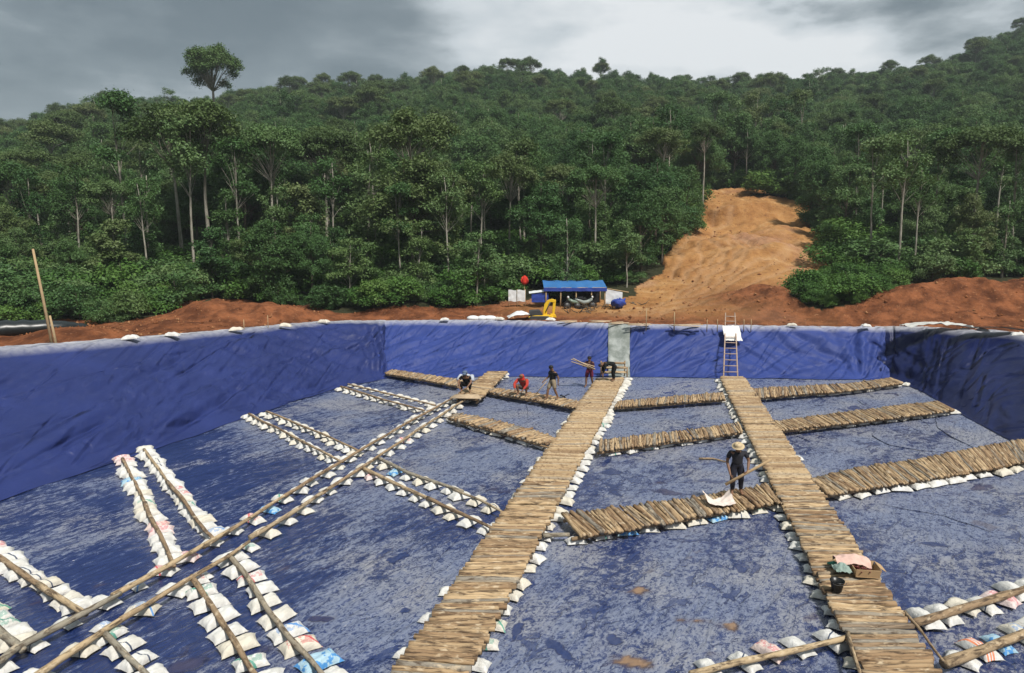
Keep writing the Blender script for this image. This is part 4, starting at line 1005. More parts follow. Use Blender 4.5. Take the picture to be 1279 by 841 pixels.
sheet(lambda a, b: (-HW - 1.05 + 1.25 * a, -1.45 + .05 * noise.noise((a * 6, b * 3, 3)), .30 + .62 * b + .10 * a * b), 14, 10, 'side_sheet', blue_deep, sh)
sheet(lambda a, b: (-HW - 1.25 + 1.3 * a, -1.5 + .8 * b, 0.96 + .16 * a + .1 * b + .03 * noise.noise((a * 5, b * 5, 1))), 14, 8, 'side_awning', white_pl, sh)
sheet(lambda a, b: (HW + .08 + 1.25 * a, -1.52 + .05 * noise.noise((a * 7, b * 4, 6)), .18 + (1.12 - .25 * a) * b), 16, 12, 'end_sheet', white_pl, sh)
mb = MB(); mb.tube([(HW - .05, -1.45, 1.36), (HW + 1.8, -1.45, 1.05)], .04, 7); mb.build('beam', MAT['stake'], sh)
# goods in front of the shelter
o = MB(); o.ball((0, 0, .30), (.55, .4, .32), 18, 12); t_ = o.build('covered_bundle', blue_deep)
t_.location = g + Vector((HW + 1.0, -2.1, .0)); tag(t_, 'blue plastic covered bundle beside the white end sheet', 'bundle')
for v_ in t_.data.vertices: v_.co += Vector((.20 * noise.noise(v_.co * 4), .12 * noise.noise(v_.co * 5 + Vector((3, 3, 3))), .20 * noise.noise(v_.co * 5)))
def motorbike(loc, rz, lab, colr):
    r_ = empty('motorbike', loc, rz); tag(r_, lab, 'motorbike', 'motorbikes parked under the shelter')
    rub = darkin; bod = plain('bike_paint', colr, .35, .5, .1)
    for x in (-.62, .62):
        ring = [(x + .28 * math.cos(a), 0, .3 + .28 * math.sin(a)) for a in [2 * math.pi * k / 16 for k in range(17)]]
        mb = MB(); mb.tube(ring, .05, 7, cap=False); w_ = mb.build('wheel', rub, r_)
        mb = MB(); mb.tube([(x, -.04, .3), (x, .04, .3)], .19, 14); mb.build('hub', plain('bike_metal', (.09, .09, .09), .4, .5, .1), w_)
    mb = MB(); mb.tube([(.55, 0, .75), (.2, 0, .55), (-.2, 0, .5), (-.6, 0, .68), (-.85, 0, .78)], [.10, .15, .17, .13, .04], 10); mb.build('body', bod, r_)
    mb = MB(); mb.tube([(.1, 0, .72), (-.2, 0, .78), (-.65, 0, .84)], [.06, .1, .08], 8, sx=1.3); mb.build('saddle', rub, r_)
    mb = MB(); mb.tube([(.62, 0, .3), (.45, 0, 1.0)], .045, 7); mb.build('fork', rub, r_)
    mb = MB(); mb.tube([(.38, -.33, 1.04), (.46, 0, 1.0), (.38, .33, 1.04)], .022, 6); mb.build('handlebar', rub, r_)
    mb = MB(); mb.ball((.56, 0, .88), (.08, .1, .1), 10, 7); mb.build('headlight', white_pl, r_)
for dx, dy, rz, lab, cc in ((-.05, -1.9, 3.5, 'grey green motorbike under the shelter, left one', (.16, .22, .17)), (.75, -1.7, .35, 'pale motorbike under the shelter, right one', (.24, .27, .25))):
    q = g + Vector((dx, dy, 0)); q.z = TZ(q.x, q.y); motorbike(q, rz, lab, cc)
# white notice sheets on a stand, red jacket on a post
q = on_ground(646, 51); nb = empty('notice_sheets', q); tag(nb, 'white sheets hung on a stake frame left of the shelter', 'sheet')
for i, x in enumerate((-.36, .30)):
    sheet(lambda a, b, x=x: (x - .30 + .6 * a, .04 * noise.noise((a * 4, b * 4, x * 9)), .45 + .85 * b + .03 * math.sin(a * 6)), 10, 10, 'sheet', white_pl, nb)
for x in (-.62, .0, .6):
    mb = MB(); mb.tube([(x, .04, -.2), (x, .04, 1.35)], .03, 6); mb.build('post', MAT['stake'], nb)
red = plain('red_cloth', (.62, .045, .03), .8, .15, .25, 4)
q = on_ground(655, 54); mb = MB(); mb.tube([(0, 0, -.2), (0, 0, 2.0)], .03, 6); jp = mb.build('post', MAT['stake']); jp.location = q; tag(jp, 'thin post behind the white sheets holding a red jacket', 'post')
mb = MB(); mb.tube([(0, 0, 1.28), (0, 0, 1.5), (.02, 0, 1.82), (0, 0, 1.98)], [.17, .18, .17, .06], 12, sx=.6); mb.tube([(.12, 0, 1.88), (.26, 0, 1.6), (.24, 0, 1.36)], [.07, .06, .05], 8); mb.tube([(-.12, 0, 1.88), (-.26, 0, 1.6), (-.20, 0, 1.38)], [.07, .06, .05], 8)
j = mb.build('jacket', red); j.location = q + Vector((0, -.06, 0.05)); tag(j, 'red jacket hanging on a post left of the blue shelter', 'jacket')

# mini digger, mostly boom, parked behind the rim
yel = plain('digger_yellow', (0.78, 0.48, 0.02), .45, .4, .15, 3); steel = plain('digger_steel', (.05, .05, .05), .5, .4, .3, 4)
q = on_ground(678, 47.0); dg = empty('mini_digger', q); tag(dg, 'small yellow digger with folded boom behind the far rim', 'digger')
def slab(pts, th, nm, mat, par):
    """flat side profile (x,z) given thickness in y"""
    n = len(pts); mb = MB(); mb.add([(x, -th / 2, z) for x, z in pts] + [(x, th / 2, z) for x, z in pts], [tuple(range(n)), tuple(range(2 * n - 1, n - 1, -1))] + [(i, i + n, (i + 1) % n + n, (i + 1) % n) for i in range(n)])
    o = mb.build(nm, mat, par, smooth=False); bv = o.modifiers.new('bevel', 'BEVEL'); bv.width = .02; bv.segments = 2; return o
slab([(.02, .25), (.02, .62), (.10, 1.05), (.30, 1.32), (.62, 1.42), (.88, 1.34), (.80, 1.16), (.56, 1.20), (.40, 1.10), (.30, .80), (.28, .25)], .20, 'boom', yel, dg)
slab([(.72, 1.36), (.90, 1.36), (.86, .8), (.80, .32), (.64, .28), (.66, .8)], .15, 'arm', yel, dg)
mb = MB(); mb.tube([(.18, -.13, .5), (.5, -.13, 1.2)], .04, 8); mb.tube([(.55, 0, 1.42), (.78, 0, 1.05)], .035, 8); mb.build('hydraulic_ram', steel, dg)
slab([(-1.0, .10), (-1.0, .22), (-.5, .30), (.5, .30), (.72, .2), (.55, .04), (-.9, .04)], .8, 'blade_frame', yel, dg)
slab([(-.95, .30), (-.95, .62), (-.25, .66), (-.05, .45), (-.05, .30)], .7, 'engine_housing', steel, dg)
slab([(.52, .40), (.86, .36), (.95, .12), (.75, -.02), (.5, .05)], .35, 'bucket', yel, dg)
for y in (-.45, .45):
    o = slab([(-.85, -.02), (-1.0, .12), (-.85, .26), (.35, .26), (.5, .12), (.35, -.02)], .18, 'track', steel, dg); o.location.y = y
cloth('plastic_sheet', on_ground(646, 47.0) + Vector((.1, -.3, .30)), 1.5, 1.0, lambda u, v: .32 * (1 - u * u) * (1 - v * v * .7) + .1 * u, white_pl, 'white plastic sheet heaped over something left of the digger', 'plastic sheet', 12, .1)
mb = MB()
for (x, w_) in ((-.55, .45), (.1, .4), (.6, .5)): mb.ball((x, 0, .16), (w_, .25, .2), 14, 8)
o = mb.build('white_sack_heap', white_pl); o.location = on_ground(601, 46.5); tag(o, 'low heap of white plastic on the rim left of the digger', 'plastic heap')
for i, (px, dd, hh) in enumerate(((722, 49, 0.0), (752, 50, 0), (790, 52, 0), (1015, 80, 0))):
    r_ = empty('brushwood', on_ground(px, dd)); tag(r_, 'heap of cut branches on the bare earth %s' % ['in front of the shelter', 'between shelter and rim', 'right of the shelter', 'on the right edge of the clearing'][i], 'branches')
    mb = MB()
    for k in range(12):
        a = rs.uniform(0, 6.28); L = rs.uniform(.3, .9); x, y = rs.uniform(-1.1, 1.1), rs.uniform(-.5, .5); mb.tube([(x, y, .05), (x + L * .5 * math.cos(a), y + L * .3 * math.sin(a), .12 + rs.uniform(0, .2)), (x + L * math.cos(a), y + L * .6 * math.sin(a), .05 + rs.uniform(0, .5))], [.035, .028, .01], 5, val=rs.random())
    mb.build('branch_pile', MAT['bark_brown'], r_)

# ------------------------------------------------------------------ people
dg_eval = bpy.context.evaluated_depsgraph_get
def skin(name, joints, edges, mat, parent, sub=2, root=0, smooth=True):
    """joints: {name: (x,y,z,r)}; one continuous skinned surface"""
    names = list(joints); idx = {k: i for i, k in enumerate(names)}
    me = bpy.data.meshes.new(name); me.from_pydata([joints[k][:3] for k in names], [(idx[a], idx[b]) for a, b in edges], [])
    o = bpy.data.objects.new(name, me); col.objects.link(o)
    sk = o.modifiers.new('skin', 'SKIN'); sk.use_smooth_shade = True; sk.branch_smoothing = 0.6
    if not me.skin_vertices: me.skin_vertices.new(name='skin')
    for i, k in enumerate(names):
        r = joints[k][3]; rr = r if isinstance(r, tuple) else (r, r); me.skin_vertices[0].data[i].radius = rr; me.skin_vertices[0].data[i].use_root = (i == root)
    ss = o.modifiers.new('sub', 'SUBSURF'); ss.levels = sub; ss.render_levels = sub
    bpy.context.view_layer.update()
    ev = o.evaluated_get(dg_eval()); nm = bpy.data.meshes.new_from_object(ev); o.modifiers.clear(); o.data = nm; nm.name = name
    nm.materials.clear(); nm.materials.append(mat); nm.polygons.foreach_set('use_smooth', [True] * len(nm.polygons))
    o.parent = parent; return o
SKIN = plain('brown_skin', (0.20, 0.105, 0.06), .55, .35, .12, 12)
HAIR = plain('black_hair', (.010, .009, .009), .6, .35, .2, 30)
def V3(*a): return Vector(a)
def lerp(a, b, t): return tuple(a[i] + (b[i] - a[i]) * t for i in range(3))
def person(lab, loc, rz, J, shirt, lower, hair=True, hat=None, long_sleeve=False, long_leg=False, scarf=None, scale=1.0, wide=1.17):
    """J: joint positions in metres, figure faces -Y. Keys: pel, che, nec, hed, shL.. elL.. wrL.. fiL (finger direction), hiL knL anL toL (and R)"""
    r_ = empty('person', loc, rz); r_.scale = (scale * wide, scale * wide, scale); tag(r_, lab, 'person', 'workers in the pit')
    j = {}; e = []
    up = (V3(*J['hed']) - V3(*J['nec'])).normalized(); face = J.get('face', V3(0, -1, 0))
    j['pel'] = (*J['pel'], .125); j['wai'] = (*lerp(J['pel'], J['che'], .45), .112); j['che'] = (*J['che'], .135); j['nba'] = (*lerp(J['che'], J['nec'], .75), .075); j['nec'] = (*J['nec'], .055)
    h = V3(*J['hed']); j['jaw'] = (*(h - up * .055 + face * .02), .066); j['hed'] = (*(h + up * .03), .088); j['cro'] = (*(h + up * .09), .055)
    e += [('pel', 'wai'), ('wai', 'che'), ('che', 'nba'), ('nba', 'nec'), ('nec', 'jaw'), ('jaw', 'hed'), ('hed', 'cro')]
    for S in 'LR':
        sg = J['sh' + S]; j['sh' + S] = (*sg, .062); j['el' + S] = (*J['el' + S], .042); j['ua' + S] = (*lerp(sg, J['el' + S], .4), .052); j['fa' + S] = (*lerp(J['el' + S], J['wr' + S], .35), .040); j['wr' + S] = (*J['wr' + S], .026)
        j['hi' + S] = (*J['hi' + S], .092); j['th' + S] = (*lerp(J['hi' + S], J['kn' + S], .4), .080); j['kn' + S] = (*J['kn' + S], .056); j['ca' + S] = (*lerp(J['kn' + S], J['an' + S], .3), .057); j['an' + S] = (*J['an' + S], .036)
        an, to = V3(*J['an' + S]), V3(*J['to' + S]); j['he' + S] = (*(an + (an - to).normalized() * .03 + V3(0, 0, -.04)), .034); j['to' + S] = (*to, (.038, .022))
        e += [('che', 'sh' + S), ('sh' + S, 'ua' + S), ('ua' + S, 'el' + S), ('el' + S, 'fa' + S), ('fa' + S, 'wr' + S), ('pel', 'hi' + S), ('hi' + S, 'th' + S), ('th' + S, 'kn' + S), ('kn' + S, 'ca' + S), ('ca' + S, 'an' + S), ('an' + S, 'to' + S), ('an' + S, 'he' + S)]
        # hand: palm, four fingers and a thumb
        w = V3(*J['wr' + S]); fd = (w - V3(*J['el' + S])).normalized(); fd = V3(*J['fi' + S]).normalized() if ('fi' + S) in J else fd
        side = fd.cross(face if abs(fd.dot(face)) < .9 else V3(0, 0, 1)).normalized(); curl = side.cross(fd).normalized() * -1
        j['pa' + S] = (*(w + fd * .05), (.030, .016)); e.append(('wr' + S, 'pa' + S))
        for k, (o_, L) in enumerate(((-.027, .064), (-.009, .074), (.009, .070), (.027, .055))):
            a = w + fd * .085 + side * o_; b = a + fd * L * .5 + curl * .012; c_ = b + fd * L * .3 + curl * .028
            for nm, q_, rd in (('a', a, .0095), ('b', b, .009), ('c', c_, .008)): j['f%d%s%s' % (k, nm, S)] = (*q_, rd)
            e += [('pa' + S, 'f%da%s' % (k, S)), ('f%da%s' % (k, S), 'f%db%s' % (k, S)), ('f%db%s' % (k, S), 'f%dc%s' % (k, S))]
        t1 = w + fd * .035 - side * .035; t2 = w + fd * .07 - side * .052 + curl * .015
        j['t1' + S] = (*t1, .011); j['t2' + S] = (*t2, .009); e += [('pa' + S, 't1' + S), ('t1' + S, 't2' + S)]
    b_ = skin('body', j, e, SKIN, r_, 2)
    # face details welded as children
    hc = h + up * .0
    sd = face.cross(up).normalized(); fr = up.cross(sd).normalized(); fr = fr if fr.dot(face) > 0 else -fr
    mb = MB(); mb.tube([hc + fr * .082 + up * .022, hc + fr * .104 - up * .008, hc + fr * .088 - up * .016], [.008, .014, .010], 7); mb.build('nose', SKIN, r_)
    for s in (-1, 1):
        mb = MB(); mb.ball(hc + fr * .080 + sd * s * .031 + up * .024, (.011, .008, .007), 8, 6); mb.build('eye', HAIR, r_)
        mb = MB(); mb.ball(hc + sd * s * .088, (.010, .018, .028), 8, 6); mb.build('ear', SKIN, r_)
    mb = MB(); mb.tube([hc + fr * .086 - sd * .022 - up * .042, hc + fr * .092 - up * .043, hc + fr * .086 + sd * .022 - up * .042], .006, 6); mb.build('mouth', plain('lip', (.20, .07, .05), .5, .3, .1), r_)
    if hair:
        mb = MB(); mb.ball(hc - fr * .014 + up * .052, (.100, .100, .090), 16, 10); hm = mb.mesh('hair', HAIR); o = bpy.data.objects.new('hair', hm); col.objects.link(o); o.parent = r_
    if hat == 'straw':
        mb = MB(); st = plain('straw', (.56, .44, .27), .8, .2, .25, 20); rot = up.to_track_quat('Z', 'Y').to_matrix(); prof = [(.160, .050), (.152, .058), (.11, .075), (.10, .11), (.085, .155), (.04, .170), (.004, .172)]
        vs, fs = [], []
        for (rr_, zz_) in prof + [(.004, .160), (.09, .10), (.10, .068), (.155, .046)]:
            for k in range(24):
                a = 2 * math.pi * k / 24; vs.append(hc + rot @ V3(rr_ * math.cos(a), rr_ * math.sin(a), zz_ + .006 * math.sin(a * 3)))
        m_ = len(prof) + 4
        for i in range(m_):
            for k in range(24): fs.append((i * 24 + k, i * 24 + (k + 1) % 24, ((i + 1) % m_) * 24 + (k + 1) % 24, ((i + 1) % m_) * 24 + k))
        mb.add(vs, fs); mb.build('straw_hat', st, r_)
    if hat == 'cap':
        mb = MB(); mb.ball(hc - fr * .006 + up * .062, (.104, .104, .080), 16, 10); mb.tube([hc + fr * .08 + up * .055, hc + fr * .16 + up * .045], [.055, .045], 10, sx=1.4); mb.build('cap', plain('cap_cloth', (.10, .14, .22), .8, .2, .2), r_)
    if scarf:
        jj = {'a': (*(hc + up * .055 - fr * .012), .102), 'b': (*(hc - up * .03 - fr * .035), .092), 'c': (*lerp(J['nec'], J['che'], .25), .10), 'd': (*lerp(J['nec'], J['che'], .55), .12)}
        skin('head_scarf', jj, [('a', 'b'), ('b', 'c'), ('c', 'd')], scarf, r_, 2)
    # shirt
    q = {'pel': (*lerp(J['pel'], J['che'], -.12), .165), 'wai': (*lerp(J['pel'], J['che'], .45), .150), 'che': (*J['che'], .165), 'nba': (*lerp(J['che'], J['nec'], .74), .098)}; ee = [('pel', 'wai'), ('wai', 'che'), ('che', 'nba')]
    for S in 'LR':
        q['sh' + S] = (*J['sh' + S], .080); q['ua' + S] = (*lerp(J['sh' + S], J['el' + S], .70), .068); ee += [('che', 'sh' + S), ('sh' + S, 'ua' + S)]
        if long_sleeve: q['el' + S] = (*J['el' + S], .058); q['fa' + S] = (*lerp(J['el' + S], J['wr' + S], .88), .044); ee += [('ua' + S, 'el' + S), ('el' + S, 'fa' + S)]
    skin('shirt', q, ee, shirt, r_, 2)
    q = {'wai': (*lerp(J['pel'], J['che'], .55), .136), 'pel': (*J['pel'], .142)}; ee = [('wai', 'pel')]
    for S in 'LR':
        q['hi' + S] = (*J['hi' + S], .110); q['th' + S] = (*lerp(J['hi' + S], J['kn' + S], .55), .098); q['kn' + S] = (*lerp(J['hi' + S], J['kn' + S], 1.0 if long_leg else .88), .078 if long_leg else .090); ee += [('pel', 'hi' + S), ('hi' + S, 'th' + S), ('th' + S, 'kn' + S)]
        if long_leg: q['an' + S] = (*lerp(J['kn' + S], J['an' + S], .86), .056); ee += [('kn' + S, 'an' + S)]
    skin('trousers' if long_leg else 'shorts', q, ee, lower, r_, 2)
    return r_
def cl(name, c, var=.3): return plain(name, c, .85, .15, var, 9)
STAND = dict(pel=(0, 0, .93), che=(0, .0, 1.25), nec=(0, -.01, 1.44), hed=(0, -.03, 1.56), shL=(.17, 0, 1.37), shR=(-.17, 0, 1.37), elL=(.24, .02, 1.10), elR=(-.24, .02, 1.10), wrL=(.25, -.10, .88), wrR=(-.25, -.10, .88),
             hiL=(.09, 0, .88), hiR=(-.09, 0, .88), knL=(.10, -.02, .47), knR=(-.10, -.02, .47), anL=(.11, .02, .08), anR=(-.11, .02, .08), toL=(.13, -.13, .03), toR=(-.13, -.13, .03))
def pose(**k): d = dict(STAND); d.update(k); return d
# man in the straw hat, stooping slightly over the plank he carries
dk = ZD + .03
Pm = P(919, 617, dk)
person('man in a straw hat, dark T-shirt and rolled trousers holding a plank', Pm, -.15, pose(che=(-.01, -.05, 1.23), nec=(-.02, -.11, 1.41), hed=(-.03, -.17, 1.52), face=V3(-.15, -.85, -.5).normalized(), shL=(.17, -.05, 1.35), shR=(-.19, -.05, 1.34),
       elL=(.27, -.07, 1.08), elR=(-.26, -.03, 1.03), wrL=(.22, -.26, .86), wrR=(-.20, -.25, .69), fiL=(-.5, -.5, -.5), fiR=(.3, -.5, -.7), anL=(.13, .06, .08), anR=(-.10, -.03, .08), toL=(.16, -.10, .03), toR=(-.13, -.18, .03), knL=(.11, -.01, .47), knR=(-.10, -.06, .47)),
       cl('dark_tee', (.030, .030, .036), .5), cl('dark_trousers', (.025, .026, .038)), hat='straw', long_leg=True)
a, b = Pm + V3(-.46, -.40, .44), Pm + V3(.90, -.34, 1.20)
mb = MB(); d_ = (b - a); rotq = d_.to_track_quat('X', 'Z').to_matrix(); mb.tube([V3(0, 0, 0), V3(d_.length / 2, 0, .0), V3(d_.length, 0, 0)], [.05, .045, .04], 8, sx=.5)
o = mb.build('wooden_plank', MAT['stake']); o.matrix_world = Matrix.Translation(a) @ rotq.to_4x4(); tag(o, 'slanting wooden plank held by the man in the straw hat', 'plank')
# standing worker in a black shirt
Pm = P(690, 499, dk); Pm.z = dk
person('worker in black shirt and khaki shorts standing on the cross walkway', Pm, -1.05, pose(hed=(0, -.07, 1.55), face=V3(0, -.9, -.4).normalized(), wrR=(-.24, -.26, .90), elR=(-.25, -.02, 1.08), wrL=(.26, .10, .86), elL=(.25, .12, 1.10), anR=(-.10, -.20, .08), knR=(-.10, -.16, .46), toR=(-.12, -.35, .03), anL=(.12, .20, .10), knL=(.11, .04, .48), toL=(.13, .06, .04)),
       cl('black_tee', (.012, .012, .014)), cl('khaki', (.30, .24, .16)))
mb = MB(); mb.tube([(0, 0, 0), (.5, 0, .62)], [.02, .018], 7); o = mb.build('hand_tool', MAT['stake']); o.location = Pm + V3(-.80, -.15, .30); tag(o, 'thin tool handle held by the worker in black', 'tool')
mb = MB(); mb.box((0, 0, .04), (.30, .18, .05), Matrix.Rotation(.3, 3, 'Y'), taper=.7); mb.tube([(.1, 0, .05), (.32, 0, .16)], .02, 6); o = mb.build('hoe', darkin); o.location = P(703, 496, dk + .02); tag(o, 'dark tool lying behind the standing worker in black', 'tool')
SQ = dict(pel=(0, .12, .30), che=(0, -.08, .62), nec=(0, -.16, .78), hed=(0, -.22, .89), face=V3(0, -.8, -.6).normalized(), shL=(.17, -.09, .72), shR=(-.17, -.09, .72), elL=(.26, -.30, .52), elR=(-.26, -.30, .52), wrL=(.16, -.48, .34), wrR=(-.16, -.48, .34),
          hiL=(.10, .10, .27), hiR=(-.10, .10, .27), knL=(.19, -.26, .48), knR=(-.19, -.26, .48), anL=(.16, -.10, .08), anR=(-.16, -.10, .08), toL=(.19, -.26, .03), toR=(-.19, -.26, .03))
person('squatting worker with red head scarf and red shirt', P(654, 493, dk), -.4, SQ, cl('red_shirt', (.42, .05, .035)), cl('grey_shorts', (.10, .09, .085)), hair=False, scarf=red, long_sleeve=True, scale=1.12)
person('squatting worker with cap, white sleeves and black shirt', P(583, 489, dk + .06), -.2, SQ, cl('black_shirt', (.012, .012, .015)), cl('black_trousers', (.012, .012, .013)), hair=False, hat='cap', long_leg=True, scale=1.1)
mb = MB(); mb.tube([(-.20, 0, .74), (-.30, -.22, .56)], [.10, .08], 10); mb.tube([(.20, 0, .74), (.30, -.22, .56)], [.10, .08], 10); mb.ball((0, .10, .60), (.20, .12, .20), 14, 9)
o = mb.build('vest', plain('white_vest', (.45, .48, .53), .8, .2, .1)); o.parent = [x for x in bpy.data.objects if x.get('label', '').startswith('squatting worker with cap')][0]
# worker carrying planks
Pm = P(736, 483, .02)
person('worker in maroon shorts carrying a bundle of planks on the wet sheet', Pm, -.5, pose(elL=(.25, -.16, 1.10), elR=(-.25, -.16, 1.12), wrL=(.10, -.34, 1.14), wrR=(-.14, -.34, 1.18), fiL=(-1, -.2, .2), fiR=(1, -.2, .2), anL=(.12, .15, .08), anR=(-.10, -.16, .08), toL=(.14, .0, .03), toR=(-.12, -.31, .03), knL=(.11, .02, .47), knR=(-.1, -.14, .47)),
       cl('dark_red_shirt', (.045, .016, .022)), cl('maroon', (.13, .02, .045)))
pb = empty('plank_bundle', Pm + V3(-.18, -.42, 1.24), 0); tag(pb, 'bundle of pale planks carried by the worker in maroon shorts', 'planks')
for k in range(5):
    mb = MB(); mb.box((-.22 + rs.uniform(-.1, .1), -.04 * (k % 2), .04 * k), (1.35, .10, .03), Matrix.Rotation(.38 + rs.uniform(-.08, .08), 3, 'Y') @ Matrix.Rotation(rs.uniform(-.06, .06), 3, 'Z')); mb.build('plank', pale_wood, pb)
# bending worker
Pm = P(766, 476, dk)
person('worker in black bending over the log steps', Pm, -1.5, pose(pel=(0, .05, .92), che=(0, -.30, 1.02), nec=(0, -.48, .98), hed=(0, -.58, .90), face=V3(0, -.5, -.87).normalized(), shL=(.17, -.40, .98), shR=(-.17, -.40, .98), elL=(.20, -.46, .72), elR=(-.20, -.46, .72), wrL=(.15, -.52, .48), wrR=(-.15, -.52, .48), hiL=(.09, .06, .87), hiR=(-.09, .06, .87)),
       cl('black_jacket', (.012, .014, .014)), cl('black_trouser', (.012, .013, .013)), long_sleeve=True, long_leg=True)

# ------------------------------------------------------------------ things lying on the walkways
ps_ = P(1045, 738, dk + .03); mb = MB()
vs, fs, N = [], [], 20
for rr_, zz_ in ((.10, 0), (.125, .12), (.145, .24), (.155, .245), (.155, .225), (.135, .22), (.115, .10), (.095, .02)):
    for k in range(N): a = 2 * math.pi * k / N; vs.append((rr_ * math.cos(a), rr_ * math.sin(a), zz_))
for i in range(7):
    for k in range(N): fs.append((i * N + k, i * N + (k + 1) % N, (i + 1) * N + (k + 1) % N, (i + 1) * N + k))
fs.append(tuple(range(N - 1, -1, -1))); fs.append(tuple(7 * N + k for k in range(N))); mb.add(vs, fs)
bk = empty('bucket', ps_); tag(bk, 'small black bucket standing on the right log walkway', 'bucket'); mb.build('pail', plain('black_rubber', (.008, .008, .008), .35, .5, .2), bk)
mb = MB(); mb.tube([(.15 * math.cos(a), .06 * math.sin(a) - .1, .23 + .03 * math.sin(a)) for a in [math.pi + math.pi * k / 10 for k in range(11)]], .006, 6); mb.build('handle', steel, bk)
card = plain('cardboard', (.46, .31, .17), .85, .15, .15, 3)
pb_ = P(1080, 717, dk + .03); bx = empty('cardboard_box', pb_, -.15); tag(bx, 'open cardboard carton with a pink sack on the right walkway', 'box')
for nm, cc, ss, rr_ in (('bottom', (0, 0, .01), (.52, .40, .012), None), ('side_panel', (0, -.20, .10), (.52, .012, .19), Matrix.Rotation(.12, 3, 'X')), ('side_panel', (0, .20, .12), (.52, .012, .22), Matrix.Rotation(-.2, 3, 'X')), ('end_panel', (.26, 0, .10), (.012, .40, .19), Matrix.Rotation(.25, 3, 'Y')), ('end_panel', (-.26, 0, .10), (.012, .40, .19), Matrix.Rotation(-.2, 3, 'Y')), ('flap', (.34, .06, .18), (.17, .36, .01), Matrix.Rotation(.5, 3, 'Y'))):
    mb = MB(); mb.box(cc, ss, rr_); mb.build(nm, card, bx, False)
maroon = plain('rusty_fittings', (.13, .030, .025), .5, .4, .4, 12)
mb = MB()
for k in range(26):
    x, y = rs.uniform(-.2, .12), rs.uniform(-.14, .14); a = rs.uniform(0, 6.28); mb.tube([(x, y, .06 + .004 * k), (x + .1 * math.cos(a), y + .1 * math.sin(a), .07 + .005 * k)], .016, 6)
o = mb.build('metal_clamps', maroon); o.location = pb_; tag(o, 'reddish brown fittings piled inside the open carton', 'fittings')
cloth('sack', pb_ + V3(-.20, .24, .16), .75, .42, lambda u, v: .14 * (1 - v * v) + .05 * math.cos(u * 2), plain('pinkish_sack', (.66, .45, .38), .75, .2, .2, 6), 'empty pinkish sack spread behind the open carton', 'sack', 15, -.1)
cloth('sack', pb_ + V3(-.50, .06, .10), .36, .38, lambda u, v: .13 * (1 - u * u) * (1 - v * v), plain('grey_green_sack', (.26, .34, .30), .75, .2, .3, 8), 'grey green bag left of the open carton', 'sack', 16)
mb = MB(); mb.tube([(-.18, .06, .02), (-.05, 0, .05), (.14, -.06, .02)], [.02, .05, .02], 8, sx=1.6); o = mb.build('sandal', plain('green_plastic', (.02, .20, .13), .5, .4, .2)); o.location = P(1044, 706, dk + .03); tag(o, 'small green plastic item beside the grey green bag', 'plastic item')
cloth('sack', P(898, 628, dk + .05), .80, .55, lambda u, v: .28 * abs(u) ** 2.2 * (0.6 + .4 * v) + .02, plain('pinkish_white_sack', (.72, .62, .55), .75, .2, .12, 6), 'slack pinkish white sack on the logs beside the man in the hat', 'sack', 17, .1)
# work board under the squatting man
mb = MB()
for k in range(4): mb.box((0, k * .16 - .3, .02 + .012 * k), (1.5 - .1 * k, .14, .03), Matrix.Rotation(.04 * k - .06, 3, 'Z'))
o = mb.build('work_board', pale_wood); o.location = P(582, 496, dk + .08); tag(o, 'loose boards laid across the rails before the squatting man', 'boards')

# ------------------------------------------------------------------ trees
def leaf_cloud(name, lobes, n, size, mat, seed, up=0.30, vert=1.4, droop=0.25):
    """many small leaf faces spread through the volume of a set of lobes (x,y,z,rx,rz)"""
    g = np.random.default_rng(seed); lob = np.array(lobes); w = (lob[:, 3] ** 1.6 * lob[:, 4] ** .5); w = w / w.sum()
    k = g.choice(len(lob), n, p=w); L = lob[k]
    d = g.normal(size=(n, 3)); d[:, 2] = np.abs(d[:, 2]) * .85 + g.normal(size=n) * .32; d /= np.linalg.norm(d, axis=1)[:, None]
    # sprays: leaves gather in small tufts on the lobe surface
    nt = max(6, n // 16); td = g.normal(size=(nt, 3)); td[:, 2] = np.abs(td[:, 2]) * .9 + g.normal(size=nt) * .3; td /= np.linalg.norm(td, axis=1)[:, None]
    ti = g.integers(0, nt, n); tl = g.choice(len(lob), nt, p=w); L = lob[tl[ti]]; tr_ = g.uniform(.62, 1.12, nt)[ti]
    c = L[:, :3] + td[ti] * tr_[:, None] * np.stack([L[:, 3], L[:, 3], L[:, 4] * vert], 1)
    c = c + g.normal(size=(n, 3)) * np.array([1, 1, .8]) * size * 1.9
    c[:, 2] -= droop * g.random(n) ** 2 * L[:, 4]
    nr = td[ti] * .5 + d * .5 + np.array([0, 0, up]) + g.normal(size=(n, 3)) * .38; nr /= np.linalg.norm(nr, axis=1)[:, None]
    a = np.cross(nr, g.normal(size=(n, 3))); a /= np.linalg.norm(a, axis=1)[:, None]; b = np.cross(nr, a)
    s = size * g.uniform(.55, 1.35, n)[:, None]; asp = g.uniform(.42, .72, n)[:, None]
    V = np.stack([c - a * s, c - b * s * asp + nr * s * .10, c + a * s - nr * s * .12, c + b * s * asp + nr * s * .10], 1).reshape(-1, 3)
    tone = np.repeat(np.clip(g.random(n) * .45 + g.random(nt)[ti] * .55, 0, 1), 4)
    Fq = np.arange(4 * n).reshape(n, 4)
    return np_mesh(name, V, Fq, mat, {'tone': tone})
